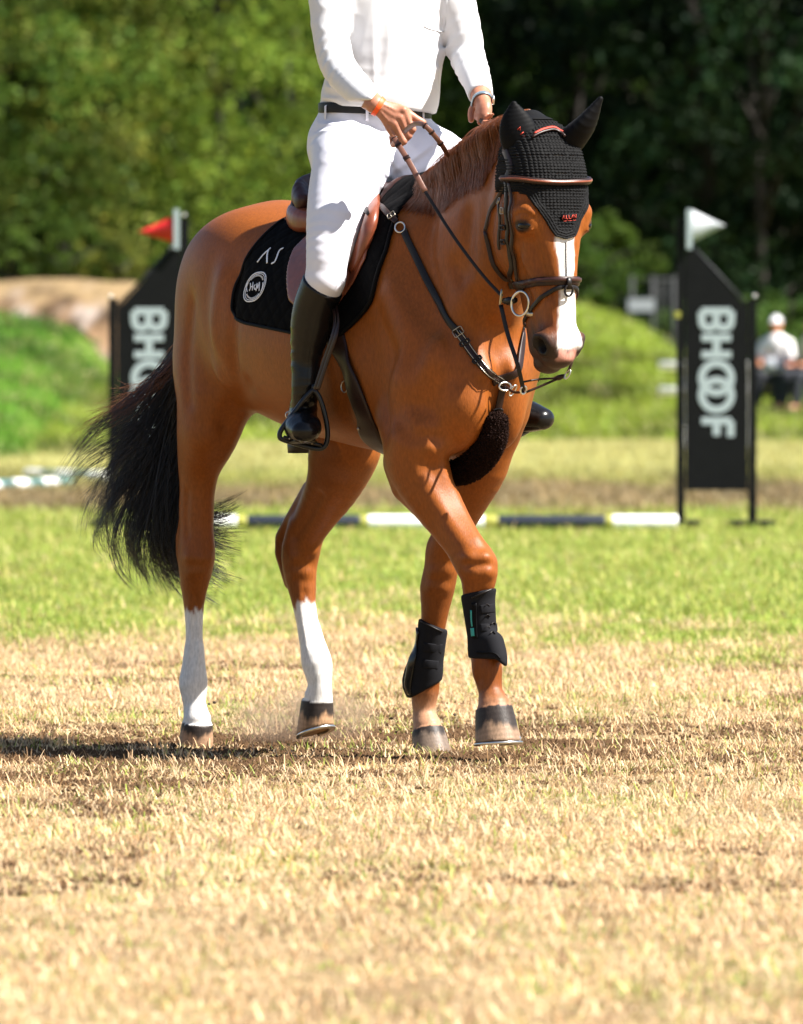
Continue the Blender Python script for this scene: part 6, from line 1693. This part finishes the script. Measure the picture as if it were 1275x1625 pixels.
# ---- the people by the wood
M['shirt_grey'] = new_mat('pale_tshirt', (.74, .70, .70), .8); M['tan_shirt'] = new_mat('cream_top', (.60, .52, .40), .8); M['dark_cloth'] = new_mat('dark_trousers', (.012, .014, .022), .8)
M['skin_far'] = new_mat('sunburnt_skin', (.50, .20, .11), .6); M['hair_far'] = new_mat('brown_hair', (.06, .03, .02), .7); M['cap'] = new_mat('silver_cap', (.65, .65, .68), .35)
def sitter(px, D, z0, label, shirt, cap, face, extra):
    t = empty('person', ((px - 637.5) / FPX * D, D, z0), face, label, 'person', 'people sitting by the wood')
    g = Grid((-.55, -.75, -.05), (.55, .45, 1.45), .014)
    L = [[(-.10 * s, 0, .50), (-.12 * s, -.40, .52), (-.13 * s, -.44, .08), (-.13 * s, -.58, .04)] for s in (-1, 1)]
    for l in L: g.tube(l, [.085, .065, .045, .035], k=.03)
    g.tube([(0, 0, .50), (0, .0, .72), (0, -.02, .95), (0, -.02, 1.03)], [.15, .15, .17, .08], [.11, .10, .11, .07], up=(1, 0, 0), k=.04, sub=3)
    A = [[(-.18 * s, -.02, .96), (-.24 * s, -.08, .72), (-.13 * s, -.30, .66)] for s in (-1, 1)]
    for a in A: g.tube(a, [.055, .042, .032], k=.03)
    for a in A: g.ell(np.array(a[-1]) + (0, -.06, 0), (.035, .06, .03), k=.02)
    g.tube([(0, -.02, 1.0), (0, -.03, 1.12)], .05, k=.03); g.ell((0, -.04, 1.22), (.078, .095, .115), k=.02); g.ell((0, -.135, 1.21), (.012, .02, .02), k=.01)
    V, Q = surface(g.F, g.lo, g.h); mesh_obj('body', V, Q, M['skin_far'], t)
    g2 = Grid((-.45, -.40, .45), (.45, .35, 1.10), .014)
    g2.tube([(0, 0, .50), (0, .0, .72), (0, -.02, .95), (0, -.02, 1.03)], [.18, .175, .19, .10], [.14, .13, .135, .09], up=(1, 0, 0), k=.04, sub=3)
    for a in A: g2.tube(a[:2], [.075, .07], k=.03)
    for s, a in zip((-1, 1), A):
        X, Y, Z = np.meshgrid(*g2.ax, indexing='ij'); g2.F = np.where(np.abs(X) > .17, np.maximum(g2.F, .76 - Z), g2.F).astype(np.float32)
    V, Q = surface(g2.F, g2.lo, g2.h); mesh_obj('shirt', V, Q, shirt, t)
    g3 = Grid((-.35, -.6, .05), (.35, .25, .72), .014)
    for l in L: g3.tube([l[0], l[1], (l[2][0], l[2][1], .14)], [.105, .085, .06], k=.03)
    g3.tube([(0, 0, .50), (0, 0, .62)], [.17, .165], [.13, .125], up=(1, 0, 0), k=.03)
    V, Q = surface(g3.F, g3.lo, g3.h); mesh_obj('trousers', V, Q, extra, t)
    g4 = Grid((-.12, -.22, 1.15), (.12, .12, 1.40), .010); g4.ell((0, -.03, 1.245), (.09, .108, .115), k=.01)
    if cap: g4.tube([(-.05, -.13, 1.27), (0, -.19, 1.265), (.05, -.13, 1.27)], [.006] * 3, [.04] * 3, up=(0, 0, 1), k=.02)
    X, Y, Z = np.meshgrid(*g4.ax, indexing='ij'); g4.F = np.maximum(g4.F, (1.255 - Z) if cap else np.minimum(1.26 - Z, -.0 - Y)).astype(np.float32)
    V, Q = surface(g4.F, g4.lo, g4.h); mesh_obj('cap' if cap else 'hair', V, Q, M['cap'] if cap else M['hair_far'], t)
    for s in (-1, 1): mesh_obj('shoe', *sweep(catmull([(.13 * s, -.40, .035), (.13 * s, -.52, .04), (.13 * s, -.64, .028)], 4), np.tile((0, 0, 1), (9, 1)), .09, .075), M['dark_cloth'], t)
    return t
def chair(px, D, z0, face, label):
    t = empty('folding_chair', ((px - 637.5) / FPX * D, D, z0), face, label, 'folding chair', 'folding chairs under the spectators')
    mesh_obj('seat', *bev_box((-.24, -.30, .36), (.24, .20, .385)), M['dark_cloth'], t, smooth=False); mesh_obj('backrest', *bev_box((-.24, .20, .40), (.24, .225, .85)), M['dark_cloth'], t, smooth=False)
    for sx in (-.24, .24):
        for y0, y1 in ((-.28, .22), (.22, -.28)): mesh_obj('leg', *rope([(sx, y0, -.02), (sx, y1, .37)], .011, 6), M['grey_metal'], t)
        mesh_obj('armrest', *bev_box((sx - .02, -.26, .60), (sx + .02, .22, .62)), M['dark_cloth'], t, smooth=False)
Dp = 120.; zg = .30
sitter(1233, Dp, zg, 'seated person in pale shirt and silver cap, right of the jump wing', M['shirt_grey'], True, -.35, M['dark_cloth'])
chair(1233, Dp, zg, -.35, 'folding chair under the person in the silver cap')
sitter(1292, Dp - .8, zg, 'seated person in cream top at the right edge of the photo', M['tan_shirt'], False, -.9, M['dark_cloth'])
chair(1292, Dp - .8, zg, -.9, 'folding chair at the right edge of the photo')
bag = empty('white_bag', ((1240 - 637.5) / FPX * (Dp - .55), Dp - .62, zg + .60), .3, 'lumpy white bag on the knees of the person in the silver cap', 'bag')
gb = Grid((-.34, -.2, -.12), (.38, .2, .26), .014); gb.ell((-.15, 0, .06), (.13, .11, .11), k=.04); gb.ell((.12, -.02, .03), (.15, .12, .12), k=.05); gb.tube([(-.12, 0, .14), (0, 0, .22), (.1, 0, .14)], .012, k=.02, sub=4)
V, Q = surface(gb.F, gb.lo, gb.h); mesh_obj('sack', V, Q, M['white_flag'], bag)

# ---- clods thrown up by the hooves
M['soil'] = new_mat('soil_clod', (.06, .038, .022), .95, noise=.4, nscale=60)
def clod(px, py, Y, r, label):
    rr = np.random.default_rng(int(px)); V, F = uvs((0, 0, 0), r, 8, 6); V = V * (1 + .35 * rr.normal(size=(len(V), 1)) * .5) * (1, .8, .7)
    W = CAMP + ray(px, py) * Y; o = mesh_obj('soil_clod', V, F, M['soil']); o.location = W.tolist(); tag(o, label, 'clod of earth', 'clods thrown up by the hooves')
for i, (px, py, r) in enumerate(((332, 1117, .0045), (341, 1115, .0060), (621, 1140, .0052), (629, 1162, .0040), (413, 1093, .0025), (462, 1031, .0018), (447, 1080, .0016), (722, 1134, .0055), (452, 1125, .002), (533, 1036, .0016))):
    clod(px, py, 26.2 if px < 560 else 25.8, r, 'tiny dark clod of earth flying up from the hooves')
# ---- dust behind the lifting hoof
dm = bpy.data.materials.new('dust'); dm.use_nodes = True; nt = dm.node_tree; nt.nodes.remove(nt.nodes['Principled BSDF'])
pv = nt.nodes.new('ShaderNodeVolumePrincipled'); pv.inputs['Color'].default_value = (.62, .45, .32, 1); pv.inputs['Anisotropy'].default_value = .3
tc = nt.nodes.new('ShaderNodeTexCoord'); nz = nt.nodes.new('ShaderNodeTexNoise'); nz.inputs['Scale'].default_value = 7; nz.inputs['Detail'].default_value = 4
nt.links.new(tc.outputs['Object'], nz.inputs['Vector'])
gr = nt.nodes.new('ShaderNodeTexGradient'); gr.gradient_type = 'SPHERICAL'
mp = nt.nodes.new('ShaderNodeMapping'); mp.inputs['Scale'].default_value = (1 / .30, 1 / .22, 1 / .12); nt.links.new(tc.outputs['Object'], mp.inputs[0]); nt.links.new(mp.outputs[0], gr.inputs[0])
m1 = nt.nodes.new('ShaderNodeMapRange'); m1.inputs[1].default_value = .42; m1.inputs[2].default_value = .72; nt.links.new(nz.outputs[0], m1.inputs[0])
m2 = nt.nodes.new('ShaderNodeMath'); m2.operation = 'MULTIPLY'; nt.links.new(m1.outputs[0], m2.inputs[0]); nt.links.new(gr.outputs['Fac'], m2.inputs[1])
m3 = nt.nodes.new('ShaderNodeMath'); m3.operation = 'MULTIPLY'; m3.inputs[1].default_value = 16.0; nt.links.new(m2.outputs[0], m3.inputs[0]); nt.links.new(m3.outputs[0], pv.inputs['Density'])
nt.links.new(pv.outputs[0], nt.nodes['Material Output'].inputs['Volume'])
V, F = uvs((0, 0, 0), 1, 20, 12, (.30, .22, .12)); du = mesh_obj('dust_cloud', V, F, dm); W = CAMP + ray(470, 1135) * 26.75; du.location = W.tolist(); du['kind'] = 'stuff'
